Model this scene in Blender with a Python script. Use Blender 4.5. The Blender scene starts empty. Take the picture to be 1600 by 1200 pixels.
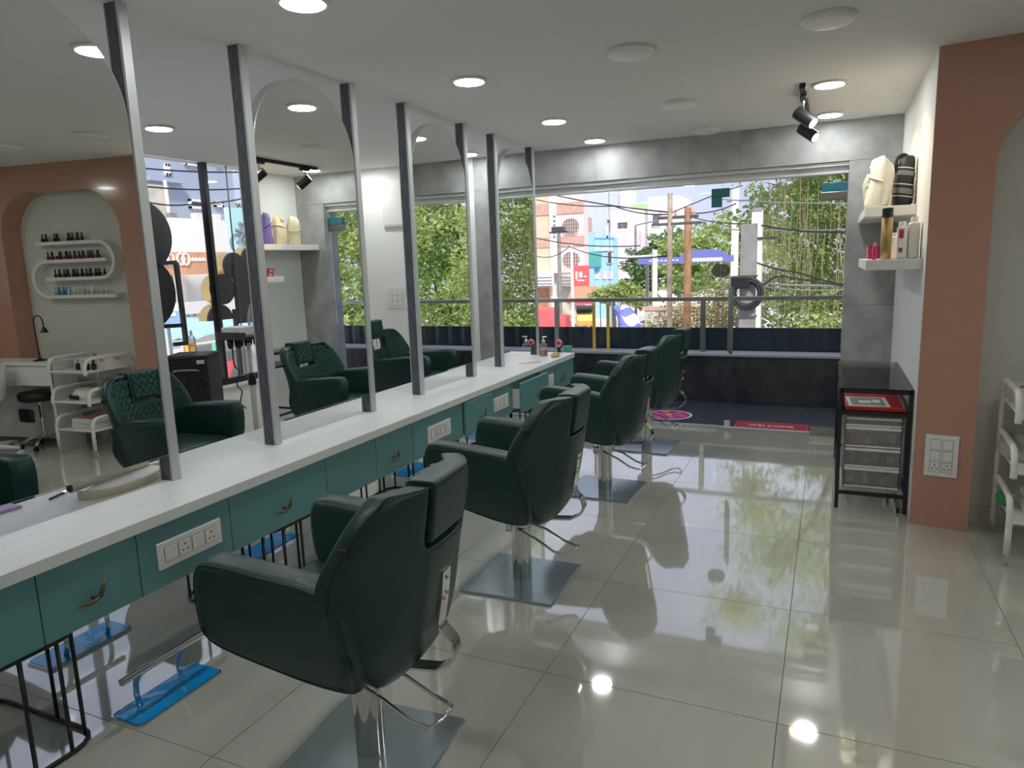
import bpy, bmesh, math, random
from mathutils import Vector, Matrix, noise as mnoise
random.seed(7)
R_ = math.radians
scene = bpy.context.scene
COL = scene.collection

# ------------------------------------------------------------------ camera
FPX = 1100.0
EYE = 1.595
_Y = Vector((500, -205, FPX)).normalized()
_D = Vector((221, 6400, FPX)); _D = (_D - _Y * _D.dot(_Y)).normalized()
_Z = -_D
_X = _Y.cross(_Z)
if _X.x < 0: _X = -_X
ROT = Matrix((_X, _Y, _Z))
cam_d = bpy.data.cameras.new('camera'); cam = bpy.data.objects.new('camera', cam_d); COL.objects.link(cam)
cam_d.sensor_width = 36; cam_d.sensor_fit = 'HORIZONTAL'; cam_d.lens = FPX / 1600 * 36
cam_d.clip_start = .02; cam_d.clip_end = 500
right = ROT @ Vector((1, 0, 0)); up = ROT @ Vector((0, -1, 0)); back = ROT @ Vector((0, 0, -1))
M = Matrix((right, up, back)).transposed().to_4x4(); M.translation = (0, 0, EYE)
cam.matrix_world = M
scene.camera = cam
def ray(px, py): return ROT @ Vector((px - 800, py - 600, FPX))
def at_y(px, py, Y):
    d = ray(px, py); t = Y / d.y; return Vector((d.x * t, Y, EYE + d.z * t))
def at_x(px, py, X):
    d = ray(px, py); t = X / d.x; return Vector((X, d.y * t, EYE + d.z * t))

# ------------------------------------------------------------------ world, sun, exposure
w = bpy.data.worlds.new('sky'); scene.world = w; w.use_nodes = True
nt = w.node_tree; bg = nt.nodes['Background']
tc = nt.nodes.new('ShaderNodeTexCoord'); mp = nt.nodes.new('ShaderNodeMapping'); mp.inputs['Scale'].default_value = (1.2, 1.2, 3)
nz = nt.nodes.new('ShaderNodeTexNoise'); nz.inputs['Scale'].default_value = 2.2; nz.inputs['Detail'].default_value = 5
rp = nt.nodes.new('ShaderNodeValToRGB')
rp.color_ramp.elements[0].position = .38; rp.color_ramp.elements[0].color = (.44, .46, .62, 1)
rp.color_ramp.elements[1].position = .66; rp.color_ramp.elements[1].color = (.58, .60, .72, 1)
nt.links.new(tc.outputs['Generated'], mp.inputs[0]); nt.links.new(mp.outputs[0], nz.inputs[0])
nt.links.new(nz.outputs[0], rp.inputs[0]); nt.links.new(rp.outputs[0], bg.inputs[0]); bg.inputs[1].default_value = .82
sun_d = bpy.data.lights.new('sun', 'SUN'); sun_d.energy = 2.5; sun_d.angle = R_(6); sun_d.color = (1, .95, .87)
sun = bpy.data.objects.new('sun', sun_d); COL.objects.link(sun)
sun.rotation_euler = Vector((.35, -.6, .75)).to_track_quat('Z', 'Y').to_euler()
scene.view_settings.view_transform = 'Standard'; scene.view_settings.look = 'None'
scene.view_settings.exposure = 1.0; scene.view_settings.gamma = 1.0; scene.view_settings.use_curve_mapping = False
LAMP = 41.0
for k, v in (('max_bounces', 10), ('diffuse_bounces', 5), ('glossy_bounces', 6), ('transmission_bounces', 6), ('transparent_max_bounces', 24)):
    try: setattr(scene.cycles, k, v)
    except Exception: pass

# ------------------------------------------------------------------ materials
def mat(name, col, rough=.5, metal=0., var=0., vscale=6., bump=0., bscale=40., spec=.5, coat=0., emit=0., stretch=None, col2=None, detail=4., sheen=0., transl=0., ramp=(.35, .65)):
    m = bpy.data.materials.new(name); m.use_nodes = True
    t = m.node_tree; p = t.nodes['Principled BSDF']
    p.inputs['Base Color'].default_value = (*col, 1); p.inputs['Roughness'].default_value = rough
    p.inputs['Metallic'].default_value = metal; p.inputs['Specular IOR Level'].default_value = spec
    if coat: p.inputs['Coat Weight'].default_value = coat; p.inputs['Coat Roughness'].default_value = .05
    if sheen: p.inputs['Sheen Weight'].default_value = sheen
    if emit: p.inputs['Emission Color'].default_value = (*col, 1); p.inputs['Emission Strength'].default_value = emit
    if var or col2 or bump:
        c = t.nodes.new('ShaderNodeTexCoord'); mpn = t.nodes.new('ShaderNodeMapping')
        if stretch: mpn.inputs['Scale'].default_value = stretch
        t.links.new(c.outputs['Object'], mpn.inputs[0])
    if var or col2:
        n = t.nodes.new('ShaderNodeTexNoise'); n.inputs['Scale'].default_value = vscale; n.inputs['Detail'].default_value = detail
        r = t.nodes.new('ShaderNodeValToRGB'); e = r.color_ramp.elements
        e[0].position, e[1].position = ramp
        c2 = col2 if col2 else tuple(min(1, x * (1 + var)) for x in col); c1 = col if col2 else tuple(x * (1 - var) for x in col)
        e[0].color = (*c1, 1); e[1].color = (*c2, 1)
        t.links.new(mpn.outputs[0], n.inputs[0]); t.links.new(n.outputs[0], r.inputs[0]); t.links.new(r.outputs[0], p.inputs['Base Color'])
        if emit: t.links.new(r.outputs[0], p.inputs['Emission Color'])
    if bump:
        n2 = t.nodes.new('ShaderNodeTexNoise'); n2.inputs['Scale'].default_value = bscale; n2.inputs['Detail'].default_value = 3
        b = t.nodes.new('ShaderNodeBump'); b.inputs['Strength'].default_value = bump; b.inputs['Distance'].default_value = .01
        t.links.new(mpn.outputs[0], n2.inputs[0]); t.links.new(n2.outputs[0], b.inputs['Height']); t.links.new(b.outputs[0], p.inputs['Normal'])
    if transl:
        tr = t.nodes.new('ShaderNodeBsdfTranslucent'); mx = t.nodes.new('ShaderNodeMixShader'); mx.inputs[0].default_value = transl
        src = p.inputs['Base Color']
        if src.is_linked: t.links.new(src.links[0].from_socket, tr.inputs[0])
        else: tr.inputs[0].default_value = (*col, 1)
        t.links.new(p.outputs[0], mx.inputs[1]); t.links.new(tr.outputs[0], mx.inputs[2])
        t.links.new(mx.outputs[0], t.nodes['Material Output'].inputs[0])
    return m
def clear_mat(name, tint, ior=1.45, rough=0., haze=0.):
    m = bpy.data.materials.new(name); m.use_nodes = True; t = m.node_tree; t.nodes.clear()
    o = t.nodes.new('ShaderNodeOutputMaterial'); a = t.nodes.new('ShaderNodeBsdfTransparent'); a.inputs[0].default_value = (*tint, 1)
    g = t.nodes.new('ShaderNodeBsdfGlossy'); g.inputs['Roughness'].default_value = rough
    f = t.nodes.new('ShaderNodeFresnel'); f.inputs[0].default_value = ior
    x = t.nodes.new('ShaderNodeMixShader'); t.links.new(f.outputs[0], x.inputs[0]); t.links.new(a.outputs[0], x.inputs[1]); t.links.new(g.outputs[0], x.inputs[2])
    if haze:
        d = t.nodes.new('ShaderNodeBsdfDiffuse'); d.inputs[0].default_value = (.9, .9, .88, 1); y = t.nodes.new('ShaderNodeMixShader'); y.inputs[0].default_value = haze
        t.links.new(x.outputs[0], y.inputs[1]); t.links.new(d.outputs[0], y.inputs[2]); x = y
    t.links.new(x.outputs[0], o.inputs[0])
    return m
MT = {}
MT['ceil'] = mat('ceiling_paint', (.80, .79, .77), .85)
MT['white'] = mat('white_paint', (.82, .81, .78), .7, bump=.02, bscale=60)
MT['tile'] = mat('polished_tile', (.56, .545, .475), .03, var=.06, vscale=1.2, stretch=(3.5, .6, 1), spec=.9, detail=6, coat=1.)
MT['tile'].node_tree.nodes['Principled BSDF'].inputs['Coat IOR'].default_value = 1.95
MT['grout'] = mat('grout', (.30, .29, .26), .8)
MT['stone'] = mat('grey_stone', (.26, .26, .258), .45, col2=(.42, .415, .41), vscale=5, detail=8, bump=.1, bscale=30, ramp=(.3, .7))
MT['pink'] = mat('terracotta_gloss', (.50, .255, .185), .16, coat=.3, bump=.02, bscale=8)
MT['niche'] = mat('niche_paint', (.66, .65, .58), .5)
MT['skirt'] = mat('skirting_tile', (.60, .58, .52), .2)
MT['teal'] = mat('teal_laminate', (.115, .285, .285), .45, var=.06, vscale=3)
MT['tealin'] = mat('dark_gap', (.03, .05, .05), .8)
MT['top'] = mat('white_laminate', (.80, .80, .79), .35, var=.03, vscale=4, stretch=(6, 1, 1))
MT['slate'] = mat('slate_laminate', (.055, .06, .075), .5, col2=(.13, .135, .155), vscale=10, stretch=(14, 14, 1), detail=6)
MT['alu'] = mat('grey_aluminium', (.56, .57, .57), .4, metal=.25)
MT['mirror'] = mat('mirror_silver', (.87, .90, .88), .0, metal=1.)
MT['leather'] = mat('green_leather', (.011, .043, .036), .36, bump=.12, bscale=160, spec=.45, var=.12, vscale=5)
MT['leather2'] = mat('green_leather_quilted', (.014, .062, .048), .42, bump=.08, bscale=160, spec=.4)
MT['pipe'] = mat('green_piping', (.008, .024, .021), .5)
MT['chrome'] = mat('chrome', (.72, .72, .72), .08, metal=1.)
MT['plate'] = mat('filmed_steel', (.36, .42, .46), .14, metal=.55, var=.05, vscale=3)
MT['steel'] = mat('brushed_steel', (.42, .41, .39), .3, metal=1., stretch=(1, 1, 20), var=.08, vscale=8)
MT['darksteel'] = mat('dark_patch_steel', (.20, .19, .17), .3, metal=.9)
MT['blue'] = mat('blue_film', (.01, .30, .72), .12, bump=.25, bscale=14, spec=.6, var=.12, vscale=5)
MT['black'] = mat('black_metal', (.012, .012, .014), .4)
MT['blackp'] = mat('black_plastic', (.010, .010, .011), .45)
MT['bronze'] = mat('antique_bronze', (.16, .125, .075), .38, metal=.85)
MT['plastic'] = mat('white_plastic', (.78, .77, .73), .3)
MT['plline'] = mat('switch_gap', (.16, .16, .15), .6)
MT['cream'] = mat('cream_leather', (.60, .55, .42), .55)
MT['gold'] = mat('gold_trim', (.75, .55, .22), .3, metal=.8)
MT['tealfilm'] = mat('teal_protective_film', (.01, .12, .15), .3)
MT['granite'] = mat('black_granite', (.022, .022, .027), .22, col2=(.05, .05, .056), vscale=9, detail=8, bump=.03)
MT['bfloor'] = mat('dark_balcony_tile', (.035, .04, .055), .3, col2=(.065, .07, .085), vscale=12, detail=6)
MT['ledge'] = mat('ledge_stone', (.42, .43, .46), .35)
MT['corr'] = mat('dark_sheet', (.014, .028, .04), .35, var=.2, vscale=2, stretch=(1, 1, 10))
MT['red'] = mat('red_plastic', (.50, .02, .03), .4)
MT['redmat'] = mat('red_mat', (.60, .03, .06), .8, bump=.2, bscale=200)
MT['magenta'] = mat('magenta_print', (.55, .02, .16), .5)
MT['yellow'] = mat('yellow_strip', (.85, .50, .06), .5)
MT['glass'] = clear_mat('window_glass', (.96, .98, .975), 1.24)
MT['tglass'] = clear_mat('table_glass', (.93, .955, .945), 1.28)
MT['clearp'] = clear_mat('clear_plastic', (.86, .87, .84), 1.4, .1, haze=.17)
MT['led'] = mat('led_diffuser', (.95, 1, .985), .5, emit=LAMP)
MT['offled'] = mat('unlit_diffuser', (.86, .84, .82), .4)
MT['spotled'] = mat('warm_spot', (1, .72, .38), .5, emit=14)
MT['towelw'] = mat('white_towel', (.78, .75, .66), .95, bump=.5, bscale=120)
MT['towelc'] = mat('cream_towel', (.74, .66, .48), .95, bump=.5, bscale=120)
MT['towelp'] = mat('violet_towel', (.14, .11, .36), .95, bump=.5, bscale=120)
MT['bagk'] = mat('black_nylon', (.02, .02, .022), .6)
MT['bagg'] = mat('grey_stripe', (.22, .21, .20), .7)
MT['goldcan'] = mat('gold_can', (.46, .32, .13), .28, metal=.8)
MT['pinkp'] = mat('pink_plastic', (.72, .22, .32), .4)
MT['redbox'] = mat('maroon_box', (.28, .02, .03), .4)
MT['green'] = mat('green_plastic', (.02, .30, .08), .4)
MT['mint'] = mat('mint_plastic', (.20, .58, .36), .4)
MT['lilac'] = mat('lilac_plastic', (.48, .30, .58), .4)
MT['paper'] = mat('paper', (.70, .68, .62), .7)
MT['soap'] = mat('pink_soap', (.80, .13, .20), .15)
MT['polishk'] = mat('dark_polish', (.03, .02, .03), .2)
MT['polishr'] = mat('wine_polish', (.14, .02, .04), .2)
MT['polishb'] = mat('blue_polish', (.03, .22, .42), .2)
MT['polishw'] = mat('pale_polish', (.55, .55, .50), .2)
# outside; peach, rose, blue and red paled in colour to stand in for haze
MT['asphalt'] = mat('street', (.52, .50, .48), .9, var=.15, vscale=.4)
MT['peach'] = mat('peach_plaster', (.84, .56, .42), .8, var=.05, vscale=1)
MT['rosep'] = mat('rose_plaster', (.84, .64, .66), .8, var=.05, vscale=1)
MT['brick'] = mat('brown_band', (.58, .36, .30), .8, var=.1, vscale=3)
MT['ovalpane'] = mat('brown_grille_pane', (.26, .15, .13), .6)
MT['pillar'] = mat('pale_pillar', (.78, .74, .72), .8)
MT['bluew'] = mat('blue_plaster', (.38, .62, .84), .8, var=.08, vscale=1)
MT['tealw'] = mat('teal_shutter', (.12, .48, .46), .7)
MT['whitew'] = mat('white_plaster', (.86, .83, .82), .8, var=.05, vscale=.6)
MT['lilacw'] = mat('lilac_plaster', (.78, .62, .76), .8, var=.05, vscale=.6)
MT['greyblue'] = mat('grey_blue_plaster', (.36, .41, .52), .8, var=.05, vscale=.5)
MT['concrete'] = mat('weathered_concrete', (.44, .41, .34), .9, col2=(.66, .63, .55), vscale=1.3, detail=8)
MT['pole'] = mat('concrete_pole', (.26, .25, .24), .9, var=.15, vscale=5, bump=.2, bscale=30)
MT['poleb'] = mat('rust_pole', (.42, .22, .12), .8, var=.2, vscale=4)
MT['polebr'] = mat('brown_pole', (.46, .36, .28), .9, var=.2, vscale=4)
MT['polew'] = mat('pale_pole', (.70, .68, .64), .8)
MT['pane'] = mat('dark_window', (.10, .12, .14), .15)
MT['leaf'] = mat('leaves_bright', (.25, .36, .09), .6, col2=(.56, .63, .26), vscale=.9, detail=6, transl=.4)
MT['leaf2'] = mat('leaves_mid', (.18, .28, .09), .6, col2=(.40, .50, .22), vscale=.9, detail=6, transl=.4)
MT['leaf3'] = mat('leaves_dark', (.10, .19, .08), .6, col2=(.25, .37, .16), vscale=.7, detail=6, transl=.35)
MT['vine'] = mat('dry_vines', (.22, .19, .11), .9)
MT['bark'] = mat('bark', (.10, .075, .055), .9, bump=.5, bscale=18)
MT['scrub'] = mat('dry_scrub', (.34, .24, .15), .9, col2=(.36, .38, .16), vscale=1.2, transl=.2)
MT['bannerb'] = mat('blue_banner', (.16, .18, .52), .7)
MT['white_print'] = mat('white_print', (.85, .85, .85), .7)
MT['autoy'] = mat('rickshaw_yellow', (.86, .52, .10), .5)
MT['autok'] = mat('rickshaw_black', (.03, .03, .03), .5)
MT['orange'] = mat('orange_signboard', (.66, .34, .20), .6, var=.15, vscale=1.5)
MT['tarp'] = mat('blue_tarp', (.36, .56, .80), .6, bump=.4, bscale=3)
MT['poster'] = mat('aqua_poster', (.42, .70, .74), .6, col2=(.78, .86, .80), vscale=.8)
MT['greyprint'] = mat('grey_print', (.20, .24, .28), .6)
MT['redc'] = mat('red_canvas', (.76, .12, .13), .7)
MT['cable'] = mat('black_cable', (.015, .015, .015), .6)
MT['wire'] = mat('grey_wire', (.30, .30, .32), .6)
MT['skin'] = mat('skin', (.30, .17, .11), .6)
MT['bluecloth'] = mat('navy_cloth', (.06, .07, .16), .9)

# ------------------------------------------------------------------ mesh helpers
def V(*a): return Vector(a)
class MB:
    def __init__(s): s.bm = bmesh.new()
    def box(s, a, b, r=0, seg=2):
        lo = [min(a[i], b[i]) for i in range(3)]; hi = [max(a[i], b[i]) for i in range(3)]
        c = [(lo[i] + hi[i]) / 2 for i in range(3)]; d = [hi[i] - lo[i] for i in range(3)]
        g = bmesh.ops.create_cube(s.bm, size=1)['verts']
        bmesh.ops.scale(s.bm, vec=d, verts=g); bmesh.ops.translate(s.bm, vec=c, verts=g)
        if r:
            es = list({e for v in g for e in v.link_edges})
            bmesh.ops.bevel(s.bm, geom=es, offset=min(r, min(d) * .49), segments=seg, profile=.5, affect='EDGES')
        return s
    def tube(s, path, r, n=8, closed=False, cap=True):
        path = [Vector(p) for p in path]; L = len(path); rings = []
        rr = r if isinstance(r, (list, tuple)) else [r] * L
        prev = None
        for i, p in enumerate(path):
            if closed: t = path[(i + 1) % L] - path[i - 1]
            else: t = path[min(i + 1, L - 1)] - path[max(i - 1, 0)]
            t.normalize()
            if prev is None:
                u = t.orthogonal().normalized()
            else:
                u = prev - t * prev.dot(t)
                u = u.normalized() if u.length > 1e-6 else t.orthogonal().normalized()
            prev = u; v = t.cross(u)
            rings.append([s.bm.verts.new(p + (u * math.cos(2 * math.pi * k / n) + v * math.sin(2 * math.pi * k / n)) * rr[i]) for k in range(n)])
        for i in range(L if closed else L - 1):
            a, b = rings[i], rings[(i + 1) % L]
            for k in range(n): s.bm.faces.new((a[k], a[(k + 1) % n], b[(k + 1) % n], b[k]))
        if cap and not closed:
            s.bm.faces.new(rings[0][::-1]); s.bm.faces.new(rings[-1])
        return s
    def lathe(s, prof, c=(0, 0, 0), n=20, axis='z'):
        rings = []
        for (r, z) in prof:
            ring = []
            for k in range(n):
                a = 2 * math.pi * k / n
                p = (r * math.cos(a), r * math.sin(a), z)
                if axis == 'x': p = (z, p[0], p[1])
                if axis == 'y': p = (p[1], z, p[0])
                ring.append(s.bm.verts.new((p[0] + c[0], p[1] + c[1], p[2] + c[2])))
            rings.append(ring)
        for a, b in zip(rings, rings[1:]):
            for k in range(n): s.bm.faces.new((a[k], a[(k + 1) % n], b[(k + 1) % n], b[k]))
        s.bm.faces.new(rings[0][::-1]); s.bm.faces.new(rings[-1])
        return s
    def prism(s, poly, fa, fb):
        """poly: list of 2D points; fa, fb: functions 2D -> 3D for the two caps"""
        a = [s.bm.verts.new(fa(*p)) for p in poly]; b = [s.bm.verts.new(fb(*p)) for p in poly]
        n = len(poly)
        s.bm.faces.new(a); s.bm.faces.new(b[::-1])
        for i in range(n): s.bm.faces.new((a[i], b[i], b[(i + 1) % n], a[(i + 1) % n]))
        return s
    def quad(s, *p): s.bm.faces.new([s.bm.verts.new(q) for q in p]); return s
    def build(s, name, m, parent=None, smooth=False, bevel=0, sub=0, auto=True, seg=2):
        bmesh.ops.recalc_face_normals(s.bm, faces=s.bm.faces[:])
        me = bpy.data.meshes.new(name); s.bm.to_mesh(me); s.bm.free()
        return link(name, me, m, parent, smooth, bevel, sub, seg)
def link(name, me, m, parent=None, smooth=False, bevel=0, sub=0, seg=2):
    if m is not None and not me.materials: me.materials.append(MT[m] if isinstance(m, str) else m)
    if smooth:
        for p in me.polygons: p.use_smooth = True
        if smooth == 'auto':
            try: me.set_sharp_from_angle(angle=R_(38))
            except Exception: pass
    o = bpy.data.objects.new(name, me); COL.objects.link(o); o.parent = parent
    if bevel:
        b = o.modifiers.new('bevel', 'BEVEL'); b.width = bevel; b.segments = seg; b.limit_method = 'ANGLE'; b.angle_limit = R_(35)
    if sub:
        b = o.modifiers.new('sub', 'SUBSURF'); b.levels = sub; b.render_levels = sub
    return o
def tag(o, label=None, cat=None, group=None, kind=None):
    if label: o['label'] = label
    if cat: o['category'] = cat
    if group: o['group'] = group
    if kind: o['kind'] = kind
    return o
def thing(name, label, cat, loc=(0, 0, 0), rz=0, group=None):
    o = bpy.data.objects.new(name, None); COL.objects.link(o); o.location = loc; o.rotation_euler = (0, 0, rz); o.empty_display_size = .1
    return tag(o, label, cat, group)
def struct(o): o['kind'] = 'structure'; return o
def copy_tree(o, parent=None):
    c = o.copy(); COL.objects.link(c); c.parent = parent
    for ch in list(o.children): copy_tree(ch, c)
    return c
def place(o, loc, rz=0, label=None):
    o.location = loc; o.rotation_euler = (0, 0, rz)
    if label: o['label'] = label
    return o
def arc(cx, cy, r, a0, a1, n):
    return [(cx + r * math.cos(R_(a0 + (a1 - a0) * i / n)), cy + r * math.sin(R_(a0 + (a1 - a0) * i / n))) for i in range(n + 1)]
def rrect(x0, y0, x1, y1, r, n=4):
    return arc(x1 - r, y1 - r, r, 0, 90, n) + arc(x0 + r, y1 - r, r, 90, 180, n) + arc(x0 + r, y0 + r, r, 180, 270, n) + arc(x1 - r, y0 + r, r, 270, 360, n)

def bez(pts, n=12):
    """Catmull-Rom through the points"""
    out = []; P = [Vector(p) for p in pts]
    for i in range(len(P) - 1):
        p0, p1, p2, p3 = P[max(i - 1, 0)], P[i], P[i + 1], P[min(i + 2, len(P) - 1)]
        for k in range(n):
            t = k / n
            out.append(.5 * ((2 * p1) + (p2 - p0) * t + (2 * p0 - 5 * p1 + 4 * p2 - p3) * t * t + (3 * p1 - p0 - 3 * p2 + p3) * t ** 3))
    out.append(P[-1]); return out

# ------------------------------------------------------------------ room shell
H = 2.653; XL = -5.5; YB = 6.58; XA = .48; XR = 3.4; YF = -2.2; GY = 6.66
P0 = V(XA, 4.57, 0); SK = R_(-9)
# tile material follows the floor as a whole
def world_coords(m):
    t = m.node_tree; g = t.nodes.new('ShaderNodeNewGeometry')
    for n in t.nodes:
        if n.type == 'MAPPING': t.links.new(g.outputs['Position'], n.inputs[0])
for k in ('tile', 'stone', 'bfloor', 'granite'): world_coords(MT[k])
floor = struct(MB().box((XL, YF, -.12), (XR, 6.72, -.004)).build('floor', 'grout'))
TS = .86; gap = .0016
def tile_mesh(x0, y0, x1, y1):
    cx, cy = (x0 + x1) / 2, (y0 + y1) / 2
    b = MB().box((x0 - cx, y0 - cy, -.004), (x1 - cx, y1 - cy, 0)); me = bpy.data.meshes.new('floor_tile'); b.bm.to_mesh(me); b.bm.free(); return me
full = tile_mesh(gap, gap, TS - gap, TS - gap)
xs = [.75 + TS * k for k in range(-8, 4)]; ys = [2.36 + TS * k for k in range(-6, 6)]
for x in xs:
    for y in ys:
        x0, x1 = max(x, XL), min(x + TS, XR); y0, y1 = max(y, YF), min(y + TS, 6.72)
        if x1 - x0 < .02 or y1 - y0 < .02 or (x0 > XA + .15 and y0 > 4.9): continue
        whole = (x1 - x0) > TS - .001 and (y1 - y0) > TS - .001
        me = full if whole else tile_mesh(x0 + gap, y0 + gap, x1 - gap, y1 - gap)
        o = link('floor_tile', me, 'tile', floor); o.location = ((x0 + x1) / 2, (y0 + y1) / 2, 0)
struct(MB().box((XL - .2, YF - .2, H), (XR + .2, 6.86, H + .22)).build('ceiling', 'ceil'))
GX0, GX1, GZ = -3.13, .10, 2.33
wb = struct(MB().box((XL - .2, YB, 0), (-3.34, 6.80, H)).build('wall_back', 'white'))
for (a, b, z0, z1) in ((-3.34, GX0, 0, 1.16), (-3.34, GX0, 1.16, GZ), (GX1, XA + .12, 0, 1.16), (GX1, XA + .12, 1.16, GZ),
                       (-3.34, -2.05, GZ, H), (-2.05, -.75, GZ, H), (-.75, XA + .12, GZ, H)):
    MB().box((a + .001, YB - .004, z0 + .001), (b - .001, 6.80, z1 - .001), .0015, 1).build('stone_panel', 'stone', wb)
wl = struct(MB().box((XL - .2, 5.85, 0), (XL, YB, H)).box((XL - .2, YF, 0), (XL, .9, H)).box((XL - .2, .9, 0), (XL, 5.85, .46)).build('wall_left', 'white'))
struct(MB().box((XL - .2, .9, .46), (XL + .03, 5.85, .485), .004).build('trim_1', 'plastic'))
struct(MB().box((XA, 4.60, 0), (XA + .12, YB - .004, H)).build('wall_right', 'white'))
struct(MB().box((XR, YF, 0), (XR + .2, 4.4, H)).build('wall_reception', 'white'))
struct(MB().box((XL - .2, YF - .2, 0), (XR + .2, YF, H)).build('wall_front', 'white'))
# terracotta wall with the arched recess
N0, N1, NZ, NR = .29, 1.68, 2.41, .40
poly = [(0, 0), (N0, 0)] + arc(N0 + NR, NZ - NR, NR, 180, 90, 12) + arc(N1 - NR, NZ - NR, NR, 90, 0, 12) + [(N1, 0), (3.1, 0), (3.1, H), (0, H)]
wp = struct(MB().prism(poly, lambda s, z: (s, 0, z), lambda s, z: (s, .22, z)).build('wall_arch', 'pink'))
wp.location = P0; wp.rotation_euler = (0, 0, SK)
nb = MB().box((.10, .205, 0), (1.9, .27, H)).build('recess_back', 'niche', wp)
MB().box((N0 + .002, .19, 0), (N1 - .002, .2045, .10)).build('skirting', 'skirt', wp)
def wall_pt(s, off, z):
    c, d = math.cos(SK), math.sin(SK); return V(P0.x + s * c - off * d, P0.y + s * d + off * c, z)

# left window
win = struct(MB().box((XL - .09, .9, .485), (XL - .03, 5.85, .545)).build('window_1', 'black'))
for y in (1.9, 3.55, 5.21): MB().box((XL - .10, y - .02, .545), (XL - .02, y + .02, H)).build('mullion', 'black', win)
MB().box((XL - .063, 5.50, .545), (XL - .051, 5.508, H)).build('glass_joint', 'darksteel', win)
for (a, b) in ((.9, 1.88), (1.92, 3.53), (3.57, 5.19), (5.23, 5.498), (5.51, 5.85)):
    MB().box((XL - .062, a, .545), (XL - .054, b, H)).build('glass_pane', 'glass', win)
# front glazing
gj = [GX0, at_y(952, 400, GY).x, at_y(1127, 400, GY).x, GX1]
wf = struct(MB().box((GX0, 6.64, 2.245), (GX1, 6.78, GZ - .001)).box((GX0, 6.60, 2.30), (GX1, 6.64, GZ - .001)).build('window_2', 'alu'))
for a, b in ((gj[0], gj[1]), (gj[1], gj[2])):
    MB().box((a + .002, GY, .02), (b - .002, GY + .012, 2.245)).build('glass_pane', 'glass', wf)
MB().box((GX0, GY - .015, 0), (gj[2], GY + .03, .03)).build('sill_channel', 'alu', wf)
MB().box((gj[0] + .002, GY - .012, .03), (gj[0] + .022, GY + .024, 2.245)).build('edge_channel', 'alu', wf)
dr = struct(MB().box((gj[2] + .004, GY, .012), (gj[3] - .006, GY + .012, 2.235)).build('door_1', 'glass'))
x = gj[2]
MB().box((x - .09, GY - .02, 2.115), (x + .062, GY + .032, 2.19), .003).box((x - .09, GY - .02, 2.03), (x - .004, GY + .032, 2.115), .003).build('corner_patch', 'tealfilm', dr)
MB().box((gj[3] - .20, GY - .02, 2.10), (gj[3] - .002, GY + .032, 2.175), .003).build('hinge_patch', 'tealfilm', dr)
MB().box((gj[3] - .205, GY - .021, 2.03), (gj[3] - .002, GY + .033, 2.098), .003).build('hinge_plate', 'darksteel', dr)
MB().box((gj[3] - .22, GY - .02, .004), (gj[3] - .002, GY + .032, .075), .003).build('floor_hinge_patch', 'steel', dr)
for a0, sx in ((90, -1), (-90, 1)):
    pl = [(x + sx * .004 + (sx * .022), 1.53), (x + sx * .004, 1.53), (x + sx * .004, 1.412), (x + sx * .026, 1.412)] + [(x + sx * (.026 + .052 * math.cos(R_(t))), 1.471 + .059 * math.sin(R_(t))) for t in range(-75, 76, 15)]
    MB().prism(pl, lambda p, q: (p, GY - .018, q), lambda p, q: (p, GY + .03, q)).build('lock_patch', 'darksteel', dr)
MB().lathe([(.012, 0), (.012, .01)], (x + .035, GY - .03, 1.471), 12, 'y').build('lock_cylinder', 'steel', dr)
hx = at_y(1143, 500, GY - .05).x
hd = MB().tube([(hx, GY - .055, .72), (hx, GY - .055, 1.32)], .016, 12).build('pull_handle', 'steel', dr, 'auto')
for z in (.80, 1.24): MB().tube([(hx, GY - .055, z), (hx, GY, z)], .008, 8).build('handle_stud', 'steel', hd)
MB().tube([(hx - .03, GY + .06, .72), (hx - .03, GY + .06, 1.32)], .016, 12).build('pull_handle', 'steel', dr, 'auto')
MB().box((x + .05, GY - .004, .03), (x + .10, GY + .016, .085)).build('glass_sticker', 'paper', dr)

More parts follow.
